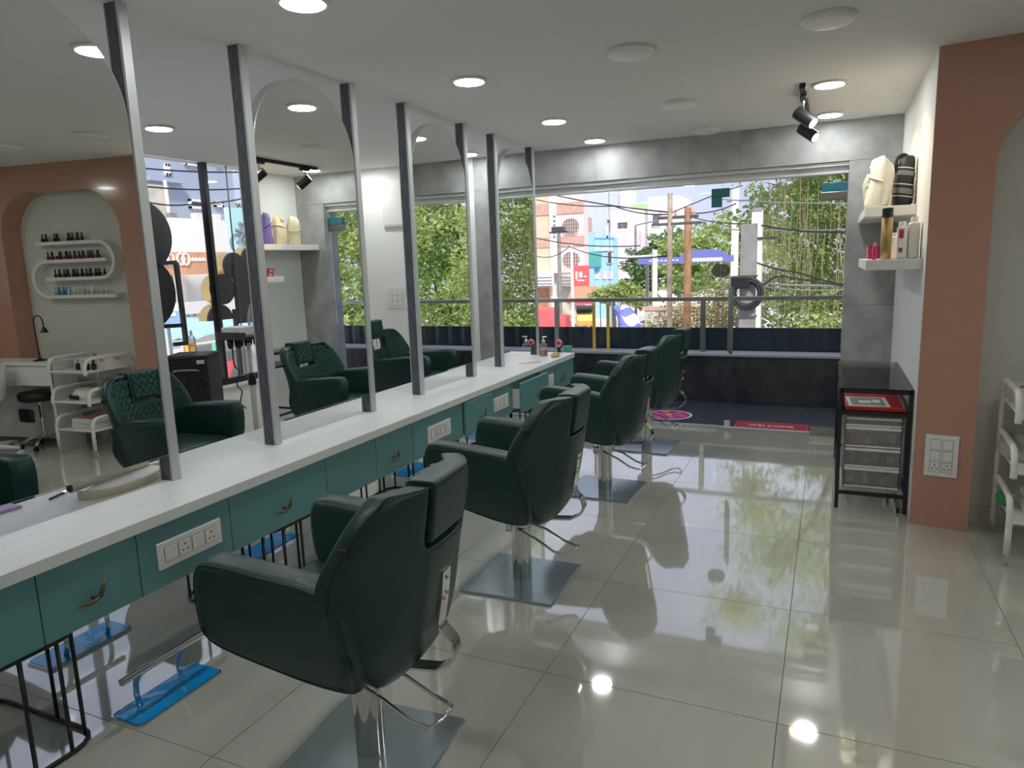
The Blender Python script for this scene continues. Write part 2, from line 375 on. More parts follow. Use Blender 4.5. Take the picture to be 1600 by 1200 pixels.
# ------------------------------------------------------------------ ceiling lights
def downlight(on, loc, label):
    t = thing('downlight' if on else 'unlit_ceiling_light', label, 'ceiling light', (loc[0], loc[1], H), 0, 'round ceiling lights')
    if on:
        MB().lathe([(.105, -.001), (.108, -.008), (.100, -.014), (.088, -.014)], n=28).build('bezel', 'plastic', t, 'auto')
        MB().lathe([(.086, -.0145), (.084, -.0165)], n=28).build('diffuser', 'led', t)
    else:
        MB().lathe([(.118, -.001), (.12, -.016), (.108, -.028)], n=28).build('bezel', 'plastic', t, 'auto')
        MB().lathe([(.106, -.0282), (.08, -.034), (.03, -.036)], n=28).build('diffuser', 'offled', t, 'auto')
for x, y, l in ((-1.96, 2.43, 'lit round downlight nearest above the front green chair, at the top edge'), (-1.96, 3.86, 'lit round downlight in mid ceiling, largest whole one right of the mirrors'),
                (-1.96, 5.25, 'lit round downlight second closest to the stone lintel above the chairs'), (-1.96, 6.27, 'lit round downlight washing the stone lintel above the chairs'),
                (-.055, 5.14, 'lit round downlight beside the black track spots'), (-.055, 6.24, 'lit round downlight washing the stone lintel beside the track spots'),
                (-4.48, 3.84, 'lit round downlight over the far aisle before the left window'), (-4.56, 6.22, 'lit round downlight above the white back wall and switch board'),
                (-3.23, 6.27, 'lit round downlight by the left end of the stone lintel'), (-1.96, 1.0, 'lit round downlight above the camera side of the counter'),
                (-4.48, 1.6, 'lit round downlight over the far aisle near the camera'), (-4.5, 5.1, 'added round downlight brightening the far aisle, hidden by the second mirror'), (-1.96, -.5, 'lit round downlight behind the camera'), (.9, 1.2, 'lit round downlight to the right behind the camera'), (.9, 2.45, 'added round downlight brightening the arched recess, outside the picture'), (2.2, 2.6, 'added round downlight brightening the manicure desk, outside the picture')):  # hidden far-aisle lamp and two out-of-view right lamps added for extra brightness
    downlight(True, (x, y), l)
for x, y, l in ((-.98, 3.77, 'unlit round ceiling light over the open floor, left of the nearest unlit one'), (-.055, 3.74, 'unlit round ceiling light closest to the terracotta wall'),
                (-1.0, 5.16, 'unlit round ceiling light left of the track spots'), (-1.0, 6.34, 'unlit round ceiling light against the stone lintel'),
                (.86, 3.68, 'unlit round ceiling light in front of the arched recess, seen in the mirror')):
    downlight(False, (x, y), l)
# track spots
tk = thing('track_spotlight', 'short black ceiling track with two black cylinder spotlights', 'track light', (-.21, 0, H))
MB().box((-.018, 5.03, -.032), (.018, 6.13, 0)).build('track', 'black', tk)
for y in (5.30, 5.94):
    MB().box((-.022, y - .06, -.055), (.022, y + .06, -.032), .004).build('adapter', 'black', tk)
    MB().tube([(0, y, -.055), (0, y, -.125)], .007, 8).build('stem', 'chrome', tk)
    d = V(.60, -.28, -.50).normalized(); c = V(.01, y, -.165)
    hb = MB().tube([c - d * .07, c + d * .075], .042, 20).build('spot_head', 'black', tk, 'auto')
    MB().tube([c + d * .072, c + d * .077], .033, 20).build('spot_lens', 'spotled', hb)
    sd = bpy.data.lights.new('spot', 'SPOT'); sd.energy = 10; sd.color = (1, .72, .4); sd.spot_size = R_(75); sd.spot_blend = .6; sd.shadow_soft_size = .03
    so = bpy.data.objects.new('spot', sd); COL.objects.link(so); so.parent = tk; so.location = c + d * .085
    so.rotation_euler = (-d).to_track_quat('Z', 'Y').to_euler()

# ------------------------------------------------------------------ styling counter
HC = .715; XF, XBK = -2.265, -2.945; XM = -2.565
tag(MB().box((XBK, -.4, HC - .045), (XF, 6.50, HC), .003).build('worktop', 'top'), 'long white laminate worktop running towards the glass front', 'worktop')
DZ0, DZ1 = .425, HC - .045
def handle(parent, y, xo):
    m = MB()
    m.tube([(xo + .006, y, .515), (xo + .020, y, .520)], .007, 8)
    m.tube([(xo + .022, y - .060, .512), (xo + .026, y - .02, .507), (xo + .028, y + .014, .515)], [.003, .007, .008], 8)
    m.tube([(xo + .028, y + .014, .515), (xo + .026, y + .030, .545), (xo + .022, y + .040, .572)], [.008, .006, .003], 8)
    m.build('handle', 'bronze', parent, True)
def sockets(parent, y0, y1, xo, z0, z1, n):
    pl = MB().box((xo, y0, z0), (xo + .009, y1, z1), .003).build('socket_plate', 'plastic', parent)
    wdt = (y1 - y0 - .05) / n
    for i in range(n):
        a = y0 + .025 + wdt * i; c = a + wdt / 2; hw = min(wdt, z1 - z0 - .03) / 2 - .004
        zc = (z0 + z1) / 2
        MB().box((xo + .009, c - hw - .002, zc - hw - .002), (xo + .0095, c + hw + .002, zc + hw + .002)).build('module_gap', 'plline', pl)
        MB().box((xo + .0095, c - hw, zc - hw), (xo + .0125, c + hw, zc + hw), .001, 1).build('switch' if i % 2 == 0 else 'socket', 'plastic', pl)
        if i % 2:
            m = MB()
            for dy, dz, r in ((0, .014, .005), (-.011, -.010, .0045), (.011, -.010, .0045)): m.lathe([(r, 0), (r, .0006)], (xo + .0125, c + dy, zc + dz), 8, 'x')
            m.build('pin_holes', 'plline', pl)
def cabinet(y0, y1, kind, label, ajar=0., plate=None, n=4, yh=None):
    t = thing('drawer_unit' if kind == 'd' else 'socket_unit', label, 'drawer' if kind == 'd' else 'cabinet panel', (0, 0, 0), 0, 'teal units under the worktop')
    MB().box((XBK + .012, y0 + .002, DZ0 + .004), (XF - .035, y1 - .002, DZ1 - .001)).build('carcass', 'teal', t)
    xo = XF - .012 + ajar
    fr = MB().box((xo - .018, y0 + .002, DZ0), (xo, y1 - .002, DZ1 - (.008 if ajar else .002)), .001, 1).build('drawer_front' if kind == 'd' else 'front_panel', 'teal', t)
    if ajar > .03:
        for yy in (y0 + .03, y1 - .045): MB().box((XF - .05, yy, DZ0 + .03), (xo - .018, yy + .015, DZ1 - .06)).build('drawer_side', 'plastic', fr)
    if kind == 'd' : handle(fr, yh if yh else (y0 + y1) / 2, xo)
    if plate: sockets(fr, plate[0], plate[1], xo, .495, .60, n)
    # far side front, plain drawers with the same handles
    t2 = MB().box((XBK + .012, y0 + .002, DZ0), (XBK + .012 - .0, y1 - .002, DZ1 - .002)) if False else None
    return t
cabinet(-.38, .45, 'p', 'plain teal panel unit at the camera end of the counter')
cabinet(.45, .86, 'd', 'teal drawer unit below the left edge of the picture')
cabinet(.86, 1.29, 'p', 'teal panel cut by the left edge, left of the first bronze handle')
cabinet(1.29, 1.65, 'd', 'nearest teal drawer with bronze bird handle, left of the four module sockets', yh=1.46)
cabinet(1.65, 2.09, 'p', 'nearest teal panel carrying a white socket plate, left of the front chair', plate=(1.725, 2.03))
cabinet(2.09, 2.72, 'd', 'wide teal drawer with bronze bird handle behind the front chair', yh=2.40)
cabinet(2.72, 3.15, 'p', 'plain teal panel without handle, between two drawers')
cabinet(3.15, 3.53, 'd', 'teal drawer with bronze handle above the front chair headrest', yh=3.31)
cabinet(3.53, 4.18, 'p', 'teal panel with white socket plate left of the second chair', plate=(3.70, 3.99))
cabinet(4.18, 4.62, 'd', 'slightly open teal drawer with bronze handle behind the second chair arm', ajar=.022, yh=4.41)
cabinet(4.62, 5.0, 'p', 'teal panel with white socket plate beside the slightly open drawer', plate=(4.66, 4.92), n=3)
cabinet(5.0, 5.60, 'd', 'wide open teal drawer showing a dark gap under the worktop', ajar=.085, yh=5.33)
cabinet(5.60, 5.98, 'p', 'small teal panel with white socket plate near the counter end', plate=(5.68, 5.92), n=3)
cabinet(5.98, 6.36, 'd', 'last teal drawer with bronze handle near the glass', yh=6.12)
cabinet(6.36, 6.49, 'p', 'narrow teal end panel of the counter by the glass')
# wire pedestals
def pedestal(yc, label):
    t = thing('wire_pedestal', label, 'table base', (-2.60, yc, 0), 0, 'black wire pedestals under the counter')
    loop = rrect(-.30, -.22, .31, .22, .09, 4)
    for z in (.009, .414): MB().tube([(p[0], p[1], z) for p in loop], .008, 6, closed=True).build('ring', 'black', t, True)
    for (px, py) in ((.31, -.12), (.31, .0), (.31, .12), (.26, .20), (.08, .22), (-.10, .22), (-.25, .205), (-.30, .08), (-.30, -.08), (-.25, -.205), (-.05, -.22), (.15, -.22), (.26, -.2)):
        MB().tube([(px, py, .009), (px, py, .414)], .007, 6).build('rod', 'black', t, True)
for y, l in ((1.21, 'black wire pedestal under the nearest end of the counter'), (2.52, 'black wire pedestal behind the front chair arm'),
             (3.95, 'black wire pedestal seen above the front chair headrest'), (5.3, 'black wire pedestal under the open drawer')): pedestal(y, l)
# mirrors between posts
def post(t, y0):
    o = MB().box((XM - .075, y0, HC), (XM - .014, y0 + .04, H), .001, 1).build('post', 'slate', t)
    MB().box((XM - .014, y0 - .001, HC), (XM, y0 + .041, H), .001, 1).build('post_facing', 'alu', o)
    MB().box((XM - .081, y0 - .001, HC), (XM - .075, y0 + .041, H), .001, 1).build('post_facing', 'alu', o)
def mirror(y0, y1, label):
    t = thing('arched_mirror', label, 'mirror', (0, 0, 0), 0, 'arched mirrors standing on the counter')
    post(t, y0); post(t, y1 - .04)
    a, b = y0 + .042, y1 - .042; r = (b - a) / 2; zs = 2.585 - r
    pl = [(a, .832), (b, .832)] + arc((a + b) / 2, zs, r, 0, 180, 28)
    fr = MB().prism(pl, lambda y, z: (XM - .064, y, z), lambda y, z: (XM - .012, y, z)).build('frame', 'alu', t)
    c = (a + b) / 2; k = 1 - .004 / r
    pl2 = [(c + (p[0] - c) * k, p[1] + (.003 if p[1] < .9 else -.002)) for p in pl]
    MB().prism(pl2, lambda y, z: (XM - .012, y, z), lambda y, z: (XM - .008, y, z)).build('mirror_glass', 'mirror', t)
    MB().prism(pl2, lambda y, z: (XM - .068, y, z), lambda y, z: (XM - .064, y, z)).build('mirror_glass', 'mirror', t)
mirror(1.25, 2.112, 'arched mirror nearest the camera, cut by the left edge, showing the terracotta wall')
mirror(2.70, 3.585, 'second arched mirror, showing the wall shelf and track spots')
mirror(4.13, 4.975, 'third arched mirror, showing green trees outside')
mirror(5.47, 6.325, 'farthest and smallest arched mirror beside the glass front')

# ------------------------------------------------------------------ styling chairs (local: sitter faces -x, origin on floor under the column)
def lerp_tab(tab, z):
    for (z0, a), (z1, b) in zip(tab, tab[1:]):
        if z <= z1:
            k = max(0, (z - z0) / (z1 - z0)); return a + (b - a) * k
    return tab[-1][1]
HW = [(.37, .175), (.42, .240), (.50, .292), (.60, .325), (.71, .345), (.80, .345), (.88, .336), (.93, .318), (.965, .285), (.99, .235)]
WR = [(.37, .03), (.50, .10), (.60, .155), (.71, .205), (.80, .175), (.88, .135), (.99, .085)]
XB = [(.37, .205), (.45, .262), (.60, .300), (.80, .332), (.99, .357)]
def hw(z): return lerp_tab(HW, z)
def xo_(y, z): return lerp_tab(XB, z) - lerp_tab(WR, z) * (abs(y) / hw(z)) ** 2.6
def col_y(i, z):
    """columns -7..7 : inner ones straight, outer ones fan out to the outline"""
    a = abs(i); s = 1 if i >= 0 else -1
    inner = (0, .05, .100, .112)
    if a <= 3: return s * inner[a]
    return s * (.112 + (hw(z) - .112) * (a - 3) / 4)
def slab(cells, pos_out, pos_in):
    """closed shell from a set of grid cells"""
    bm = bmesh.new(); vo, vi = {}, {}
    def g(d, f, k):
        if k not in d: d[k] = bm.verts.new(f(*k))
        return d[k]
    cnt = {}
    for (i, j) in cells:
        q = [(i, j), (i + 1, j), (i + 1, j + 1), (i, j + 1)]
        bm.faces.new([g(vo, pos_out, k) for k in q]); bm.faces.new([g(vi, pos_in, k) for k in q][::-1])
        for a, b in zip(q, q[1:] + q[:1]): cnt.setdefault(frozenset((a, b)), []).append((a, b))
    for v in cnt.values():
        if len(v) == 1:
            a, b = v[0]; bm.faces.new([vo[b], vo[a], vi[a], vi[b]])
    m = MB(); m.bm.free(); m.bm = bm
    return m
ZR = [.37, .385, .43, .50, .58, .66, .73, .785, .80, .86, .91, .95, .980, .990]
def make_chair():
    t = thing('styling_chair', 'chair', 'chair', (0, 0, 0), 0, 'dark green salon chairs')
    # column and base
    MB().box((-.24, -.24, 0), (.24, .24, .012), .004).build('base_plate', 'plate', t)
    MB().lathe([(.049, .012), (.049, .25), (.052, .252), (.052, .345), (.046, .352)], n=24).build('hydraulic_column', 'chrome', t, 'auto')
    path = [(.0, -.055, .290), (.11, -.070, .255), (.20, -.074, .205), (.262, -.066, .190), (.292, -.035, .205), (.300, .0, .212), (.292, .035, .205), (.262, .066, .190), (.20, .074, .205), (.11, .070, .255), (.0, .055, .290)]
    lv = MB().tube(path, .0065, 8).build('pump_lever', 'chrome', t, True)
    MB().box((-.075, -.05, .262), (-.03, .05, .318), .012).build('lever_clamp', 'chrome', lv)
    # seat tub and cushion
    bm = MB()
    lo = rrect(-.13, -.15, .14, .15, .06, 3); mid = rrect(-.26, -.22, .20, .22, .07, 3); hi = rrect(-.315, -.245, .22, .245, .07, 3)
    rings = [[bm.bm.verts.new((p[0], p[1], z + (.02 if p[0] < -.1 else 0) * k)) for p in pl] for pl, z, k in ((lo, .352, 0), (mid, .405, 1), (hi, .50, 1))]
    for a, b in zip(rings, rings[1:]):
        n = len(a)
        for i in range(n): bm.bm.faces.new((a[i], a[(i + 1) % n], b[(i + 1) % n], b[i]))
    bm.bm.faces.new(rings[0][::-1]); bm.bm.faces.new(rings[-1])
    bm.build('seat_base', 'leather', t, True, sub=1)
    cu = MB().box((-.335, -.222, .455), (.20, .222, .565), .04, 4).build('seat_cushion', 'leather', t, True)
    # arms
    prof = [(-.338, .555), (-.350, .62), (-.352, .70), (-.338, .752), (-.295, .775), (-.10, .762), (.06, .742), (.14, .70), (.17, .60), (.175, .48), (.14, .395), (.04, .385), (-.10, .420), (-.29, .497)]
    pc = prof[-2:] + prof + prof[:2]; prof = [tuple(p) for p in bez([Vector(p) for p in pc], 4)][8:8 + 4 * len(prof)]
    for s in (-1, 1):
        def outer(x, z, s=s): return (x, s * (.335 - .085 * max(0, (.56 - z) / .18) ** 1.3), z)
        def inner(x, z, s=s): return (x, s * (.225 - .03 * max(0, (.56 - z) / .18)), z)
        ar = MB().prism(prof, outer, inner).build('armrest', 'leather', t, True, bevel=.032, seg=4)
        pth = [V(*outer(x, z)) for x, z in prof]; cxm = V(-.08, pth[0].y, .58)
        MB().tube([p + (cxm - p).normalized() * .010 + V(0, -s * .0065, 0) for p in pth], .0028, 5, closed=True).build('piping', 'pipe', ar, True)
    # back shell with a notch for the headrest
    cells = [(i, j) for i in range(-7, 7) for j in range(len(ZR) - 1) if not (-3 <= i < 3 and ZR[j] >= .80 - 1e-6)]
    def po(i, j): z = ZR[j]; y = col_y(i, z); return (xo_(y, z), y, z)
    def pi(i, j):
        z = ZR[j]; y = col_y(i, z); th = .090 - .012 * abs(i) / 7
        return (xo_(y, z) - th, y * .965, z - .006 * (z - .6))
    bk = slab(cells, po, pi)
    bkk = bk.build('backrest', 'leather', t, True, sub=2)
    ol = [(po(7, j)) for j in range(1, len(ZR))] + [po(i, len(ZR) - 1) for i in range(6, 2, -1)]
    for s in (-1, 1): MB().tube([(p[0] - .006, s * p[1] * .99, p[2] - (.004 if p[2] > .96 else 0)) for p in bez(ol, 3)], .0026, 5).build('piping', 'pipe', bkk, True)
    MB().box((xo_(.336, .86) - .03, -.339, .850), (xo_(.336, .86) + .002, -.325, .872), .002).build('fabric_tag', 'blackp', bkk)
    # quilted inner face
    NI, NJ = 56, 40
    def qz(j): return .575 + (.955 - .575) * j / NJ
    def qy(i, z): return (i / NI * 2 - 1) * (hw(z) - .035)
    def groove(y, z):
        a = (z - .575) / .052; b = y / .046
        f = lambda q: abs((q % 1) - .5) * 2
        return max(f(a + b), f(a - b)) ** 5
    def qo(i, j):
        z = qz(j); y = qy(i, z); x = xo_(y, z) - .082 - .014 * (1 - groove(y, z)) ; return (x, y, z)
    def qi(i, j):
        z = qz(j); y = qy(i, z); return (xo_(y, z) - .066, y, z)
    qc = []
    for i in range(NI):
        for j in range(NJ):
            z = qz(j + .5); y = (qy(i, z) + qy(i + 1, z)) / 2
            if abs(y) < .115 and z > .80: continue
            qc.append((i, j))
    slab(qc, qo, qi).build('quilted_pad', 'leather2', t, True)
    # headrest
    def hx(y, z): return lerp_tab(XB, z) - .004 - .06 * (abs(y) / .345) ** 3
    HZ = [.806, .816, .86, .92, .96, .982, .992]; HY = [-.1085, -.102, -.05, 0, .05, .102, .1085]
    hc_ = [(i, j) for i in range(6) for j in range(6)]
    hr = slab(hc_, lambda i, j: (hx(HY[i], HZ[j]) - (.012 if HZ[j] > .985 else 0), HY[i], HZ[j]), lambda i, j: (hx(HY[i], HZ[j]) - .098 + (.01 if HZ[j] > .985 else 0), HY[i], HZ[j])).build('headrest', 'leather', t, True, sub=2)
    def hg(i, j):
        z = .83 + .155 * j / 18; y = -.088 + .176 * i / 20
        return (hx(y, z) - .095 - .014 * (1 - groove(y, z)), y, z)
    slab([(i, j) for i in range(20) for j in range(18)], hg, lambda i, j: (hx(0, .83 + .155 * j / 18) - .08, -.088 + .176 * i / 20, .83 + .155 * j / 18)).build('quilted_face', 'leather2', hr, True)
    for s in (-1, 1): MB().tube([(hx(0, .8) - .045, s * .045, .72), (hx(0, .9) - .045, s * .045, .84)], .005, 8).build('headrest_prong', 'chrome', hr)
    # chrome strap
    sp = [(.314, .69), (.303, .60), (.288, .52), (.296, .495), (.330, .462), (.338, .425), (.318, .385), (.27, .358), (.16, .348), (.0, .348)]
    st = MB()
    prev = None
    for k, (x, z) in enumerate(sp):
        a = Vector(sp[max(k - 1, 0)]); b = Vector(sp[min(k + 1, len(sp) - 1)]); d = (b - a).normalized(); n = Vector((-d.y, d.x)) * .004
        ring = [st.bm.verts.new(q) for q in ((x + n.x, -.026, z + n.y), (x + n.x, .026, z + n.y), (x - n.x, .026, z - n.y), (x - n.x, -.026, z - n.y))]
        if prev:
            for i in range(4): st.bm.faces.new((prev[i], prev[(i + 1) % 4], ring[(i + 1) % 4], ring[i]))
        else: st.bm.faces.new(ring)
        prev = ring
    st.bm.faces.new(prev[::-1])
    so = st.build('back_strap', 'chrome', t, 'auto')
    for y, z in ((0, .665), (-.012, .60), (.012, .61)):
        MB().lathe([(.007, -.002), (.006, .004), (.003, .006)], (lerp_tab([(.52, .288), (.60, .303), (.69, .314)], z) + .004, y, z), 10, 'x').build('bolt', 'steel', so, True)
    return t
ch = make_chair()
def chair(loc, rz, label, lift=0., first=False):
    c = ch if first else copy_tree(ch)
    place(c, loc, rz, label)
    for k in c.children:
        if k.name.startswith('headrest'): k.location = (lift * .12, 0, lift)
    return c
chair((-1.345, 1.72, 0), R_(4), 'large dark green salon chair in the foreground, seen from behind', .008, True)
chair((-1.385, 3.10, 0), R_(1), 'second dark green salon chair along the counter, behind the foreground one', .004)
chair((-1.40, 4.62, 0), R_(-2), 'third dark green salon chair along the counter, with a strap and lever in view', .022)
chair((-1.40, 5.86, 0), R_(-3), 'farthest dark green salon chair on the right of the counter, against the glass', .035)
FX = 2 * (XM - .035) + 1.385
chair((FX, 1.70, 0), R_(180), 'green salon chair across the counter, hidden behind the nearest mirror', 0)
chair((FX, 3.06, 0), R_(184), 'green salon chair across the counter, seen in the wide gap before the left window', .01)
chair((FX, 4.55, 0), R_(178), 'green salon chair across the counter, arm seen beside the second mirror', .02)
chair((FX, 5.80, 0), R_(182), 'quilted green salon chair across the counter with its headrest raised, by the white wall', .10)

# ------------------------------------------------------------------ footrests
def make_footrest():
    t = thing('footrest', 'f', 'footrest', (0, 0, 0), 0, 'chrome footrests in blue film')
    MB().prism(rrect(-.085, -.19, .085, .19, .02, 3), lambda x, y: (x, y, 0), lambda x, y: (x, y, .010)).build('base_plate', 'chrome', t)
    MB().prism(rrect(-.080, -.186, .080, .186, .02, 3), lambda x, y: (x, y, .010), lambda x, y: (x, y, .0125)).build('protective_film', 'blue', t)
    for y in (-.10, .09): MB().tube([(-.03, y, .012), (-.045, y, .05), (-.040, y, .10), (-.015, y, .145), (.02, y, .170)], .0105, 10).build('leg', 'chrome', t, True)
    MB().tube([(.025, -.20, .175), (.025, .20, .175)], .014, 12).build('foot_bar', 'chrome', t, 'auto')
    return t
fr0 = make_footrest(); first = True
for x, y, rz, l in ((-2.27, 1.70, 0, 'blue filmed footrest in front of the foreground chair'), (-2.27, 3.10, 0, 'blue filmed footrest in front of the second chair'),
                    (-2.27, 4.60, 0, 'blue filmed footrest in front of the third chair'), (-2.27, 5.84, 0, 'blue filmed footrest in front of the farthest chair'),
                    (-2.95, 1.82, 180, 'blue filmed footrest across the counter, behind the nearest wire pedestal'), (-2.96, 2.98, 184, 'blue filmed footrest across the counter, seen below the wide drawer'),
                    (-2.98, 4.60, 180, 'blue filmed footrest across the counter, seen between the wire rods'), (-2.98, 5.80, 180, 'blue filmed footrest across the counter, farthest one')):
    f = fr0 if first else copy_tree(fr0); first = False
    place(f, (x, y, 0), R_(rz), l)

# ------------------------------------------------------------------ things on the counter
def ctr(px, py): 
    d = ray(px, py); t = (HC - EYE) / d.z; return V(d.x * t, d.y * t, HC)
# cream bag with a flat strap and a rolled band on it
bagt = thing('cream_bag', 'flat cream and white bag with a curled strap lying beside the nearest post', 'bag', (-2.745, 1.95, HC), R_(8))
m = MB(); loop = []
for k in range(36):
    a = 2 * math.pi * k / 36; rx, ry = .075, .20
    loop.append((rx * math.copysign(abs(math.cos(a)) ** .8, math.cos(a)) - .012 * math.sin(a), ry * math.sin(a) + .03))
m.prism(loop, lambda x, y: (x, y, .0), lambda x, y: (x * .97, y * .98, .026)).build('bag_body', 'top', bagt, 'auto', bevel=.006)
st = MB(); prev = None
for k in range(30):
    a = R_(-115 + 250 * k / 29); rx, ry = .094, .225
    x, y = rx * math.cos(a) + .004, ry * math.sin(a) + .03; nx, ny = math.cos(a) * .0025, math.sin(a) * .0025
    z0, z1 = .0, .034 + .006 * math.sin(k * .4)
    ring = [st.bm.verts.new(q) for q in ((x + nx, y + ny, z0), (x + nx, y + ny, z1), (x - nx, y - ny, z1), (x - nx, y - ny, z0))]
    if prev:
        for i in range(4): st.bm.faces.new((prev[i], prev[(i + 1) % 4], ring[(i + 1) % 4], ring[i]))
    else: st.bm.faces.new(ring)
    prev = ring
st.bm.faces.new(prev[::-1]); st.build('strap', 'cream', bagt, 'auto')
rb = MB()
for k in range(2): pass
rb.tube([(-.055, -.19, .046), (-.05, .0, .050), (-.048, .20, .046)], [.022, .021, .020], 14).build('rolled_flap', 'cream', bagt, 'auto')
MB().lathe([(.016, 0), (.016, .004)], (-.055, -.194, .046), 14, 'y').build('roll_opening', 'black', bagt)
pen = thing('eyebrow_pencil', 'short dark pencil lying on the white worktop near the cream bag', 'pencil', ctr(90, 776), R_(20))
MB().tube([(0, -.045, .005), (0, .035, .005)], .0045, 8).build('barrel', 'blackp', pen)
MB().tube([(0, .035, .005), (0, .047, .005)], .0048, 8).build('cap', 'chrome', pen)
ph = thing('lilac_case', 'lilac flat case on the worktop at the left edge of the picture', 'case', (-2.895, 1.585, HC), R_(-4))
MB().box((-.05, -.085, 0), (.03, .035, .009), .004).build('shell', 'lilac', ph); MB().box((-.045, -.08, .009), (.025, .03, .0105), .001, 1).build('lid', 'lilac', ph)
# far end of the counter
p = ctr(851, 556)
sb = thing('soap_bottle', 'clear pump bottle half full of pink soap at the far counter end', 'bottle', (p.x - .01, p.y, HC))
MB().lathe([(.030, 0), (.036, .004), (.037, .062)], n=18).build('soap', 'soap', sb, 'auto')
MB().lathe([(.0375, .0), (.0385, .09), (.034, .112), (.015, .124), (.014, .136)], n=18).build('bottle_body', 'clearp', sb, 'auto')
pm = MB().lathe([(.016, .136), (.016, .152), (.006, .155), (.006, .178)], n=14).build('pump', 'plastic', sb, 'auto')
MB().box((-.008, -.02, .178), (.034, .02, .187), .003).build('pump_nozzle', 'plastic', pm)
p = ctr(871, 551)
br = thing('round_brush', 'black handled brush with a round red and pink head standing at the counter end', 'brush', (p.x + .01, p.y + .02, HC))
MB().lathe([(.017, 0), (.017, .05), (.013, .055)], n=14).build('handle', 'blackp', br, 'auto')
MB().lathe([(.012, .055), (.022, .075)], n=14).build('ferrule', 'cream', br, 'auto')
MB().lathe([(.008, -.009), (.034, -.004), (.036, .004), (.02, .010)], (0, 0, .095), 18, 'y').build('brush_head', 'pinkp', br, True)
MB().lathe([(.020, -.0105), (.020, .0115)], (0, 0, .095), 14, 'y').build('head_center', 'red', br, True)
p = ctr(884, 548)
tag(MB().lathe([(.034, 0), (.04, .003), (.052, .05), (.049, .05), (.037, .006)], (p.x + .02, p.y, HC), 20).build('plastic_bowl', 'mint', None, 'auto'), 'small mint green plastic bowl at the far counter end', 'bowl')
p = ctr(862, 556)
bx = thing('trinket_tray', 'red and gold trinket tray in front of the pink soap bottle', 'tray', (p.x + .045, p.y - .02, HC), R_(10))
MB().box((-.03, -.075, .006), (.03, .075, .014), .003).build('tray_base', 'redbox', bx)
for x in (-.03, .03): MB().tube([(x, -.075, .02), (x, .075, .02)], .005, 8).build('rail', 'gold', bx)
for y in (-.07, .07):
    MB().box((-.03, y - .006, .006), (.03, y + .006, .03), .002).build('end_plate', 'gold', bx)
    MB().lathe([(.006, -.006), (.006, .006)], (0, y, .006), 8, 'x').build('foot', 'bronze', bx)
for i, y in enumerate((-.04, .0, .04)): MB().lathe([(.014, 0), (.016, .006), (.012, .018), (.004, .022)], (0, y, .014), 12).build('trinket', ('red', 'gold', 'cream')[i], bx, True)
p = ctr(828, 567)
cb = thing('hair_comb', 'yellow edged comb lying flat on the far half of the worktop', 'comb', p, R_(-38))
MB().box((-.008, -.11, 0), (.008, .11, .005), .002).build('spine', 'gold', cb)
cm = MB()
for k in range(26): cm.box((.008, -.02 + k * .005, .001), (.028, -.0175 + k * .005, .004))
cm.build('teeth', 'cream', cb)['kind'] = 'stuff'

# ------------------------------------------------------------------ right side: table, drawers, shelves
tb = thing('display_table', 'black metal side table with a clear glass top against the white wall', 'table', (0, 0, 0))
TX0, TX1, TY0, TY1, TZ = .085, .465, 4.73, 5.94, .765
for x in (TX0, TX1):
    for y in (TY0, TY1): MB().box((x - .011, y - .011, .002), (x + .011, y + .011, TZ)).build('leg', 'black', tb)
fm = MB().box((TX0, TY0 - .011, TZ - .022), (TX1, TY0 + .011, TZ)).box((TX0, TY1 - .011, TZ - .022), (TX1, TY1 + .011, TZ)).box((TX0 - .011, TY0, TZ - .022), (TX0 + .011, TY1, TZ)).box((TX1 - .011, TY0, TZ - .022), (TX1 + .011, TY1, TZ)).build('top_frame', 'black', tb)
for z, nm in ((.615, 'shelf_rail'), (.105, 'lower_rail')):
    for y in (TY0, TY1): MB().box((TX0, y - .009, z - .011), (TX1, y + .009, z + .011)).build(nm, 'black', tb)
    for x in (TX0, TX1): MB().box((x - .009, TY0, z - .011), (x + .009, TY1, z + .011)).build(nm, 'black', tb)
MB().box((TX0, TY0 + .01, .622), (TX1, TY1 - .01, .628)).build('glass_shelf', 'tglass', tb)
MB().box((TX0 - .012, TY0 - .012, TZ), (TX1 + .012, TY1 + .012, TZ + .008)).build('glass_top', 'tglass', tb)
MB().lathe([(.014, -.008), (.014, .008)], (TX1 - .035, TY0 + .01, .014), 10, 'x').build('castor', 'blackp', tb)
rbk = thing('red_folder', 'red folder lying on the shelf under the glass table top', 'folder', (.27, 5.0, .6285))
MB().box((-.155, -.24, 0), (.165, .24, .024), .004).build('cover', 'red', rbk); MB().box((-.15, -.235, .006), (.169, .235, .018)).build('pages', 'paper', rbk)
cdx = thing('photo_card', 'cream card with a dark printed picture on the red folder', 'card', (.24, 4.93, .6525), R_(3))
MB().box((-.115, -.15, 0), (.115, .15, .003)).build('card_sheet', 'paper', cdx)
MB().box((-.095, -.125, .003), (.095, .125, .0034)).build('picture', 'greyprint', cdx)
for k, (a, b, c, d) in enumerate(((-.05, -.06, .02, .03), (.03, -.04, .075, .06))): MB().box((a, b, .0034), (c, d, .0037)).build('picture_detail', 'paper', cdx)
dw = thing('drawer_tower', 'translucent white plastic drawer tower standing inside the black table', 'drawers', (.275, 0, 0))
DY0, DY1 = 4.76, 5.22
for sx in (-.16, .16): MB().box((sx - .005, DY0 + .02, .130), (sx + .005, DY1, .59)).build('side_wall', 'clearp', dw)
MB().box((-.168, DY0 + .01, .590), (.168, DY1, .60), .003).build('top_deck', 'plastic', dw); MB().box((-.168, DY0 + .01, .118), (.168, DY1, .130), .003).build('bottom_deck', 'plastic', dw)
rng = random.Random(3)
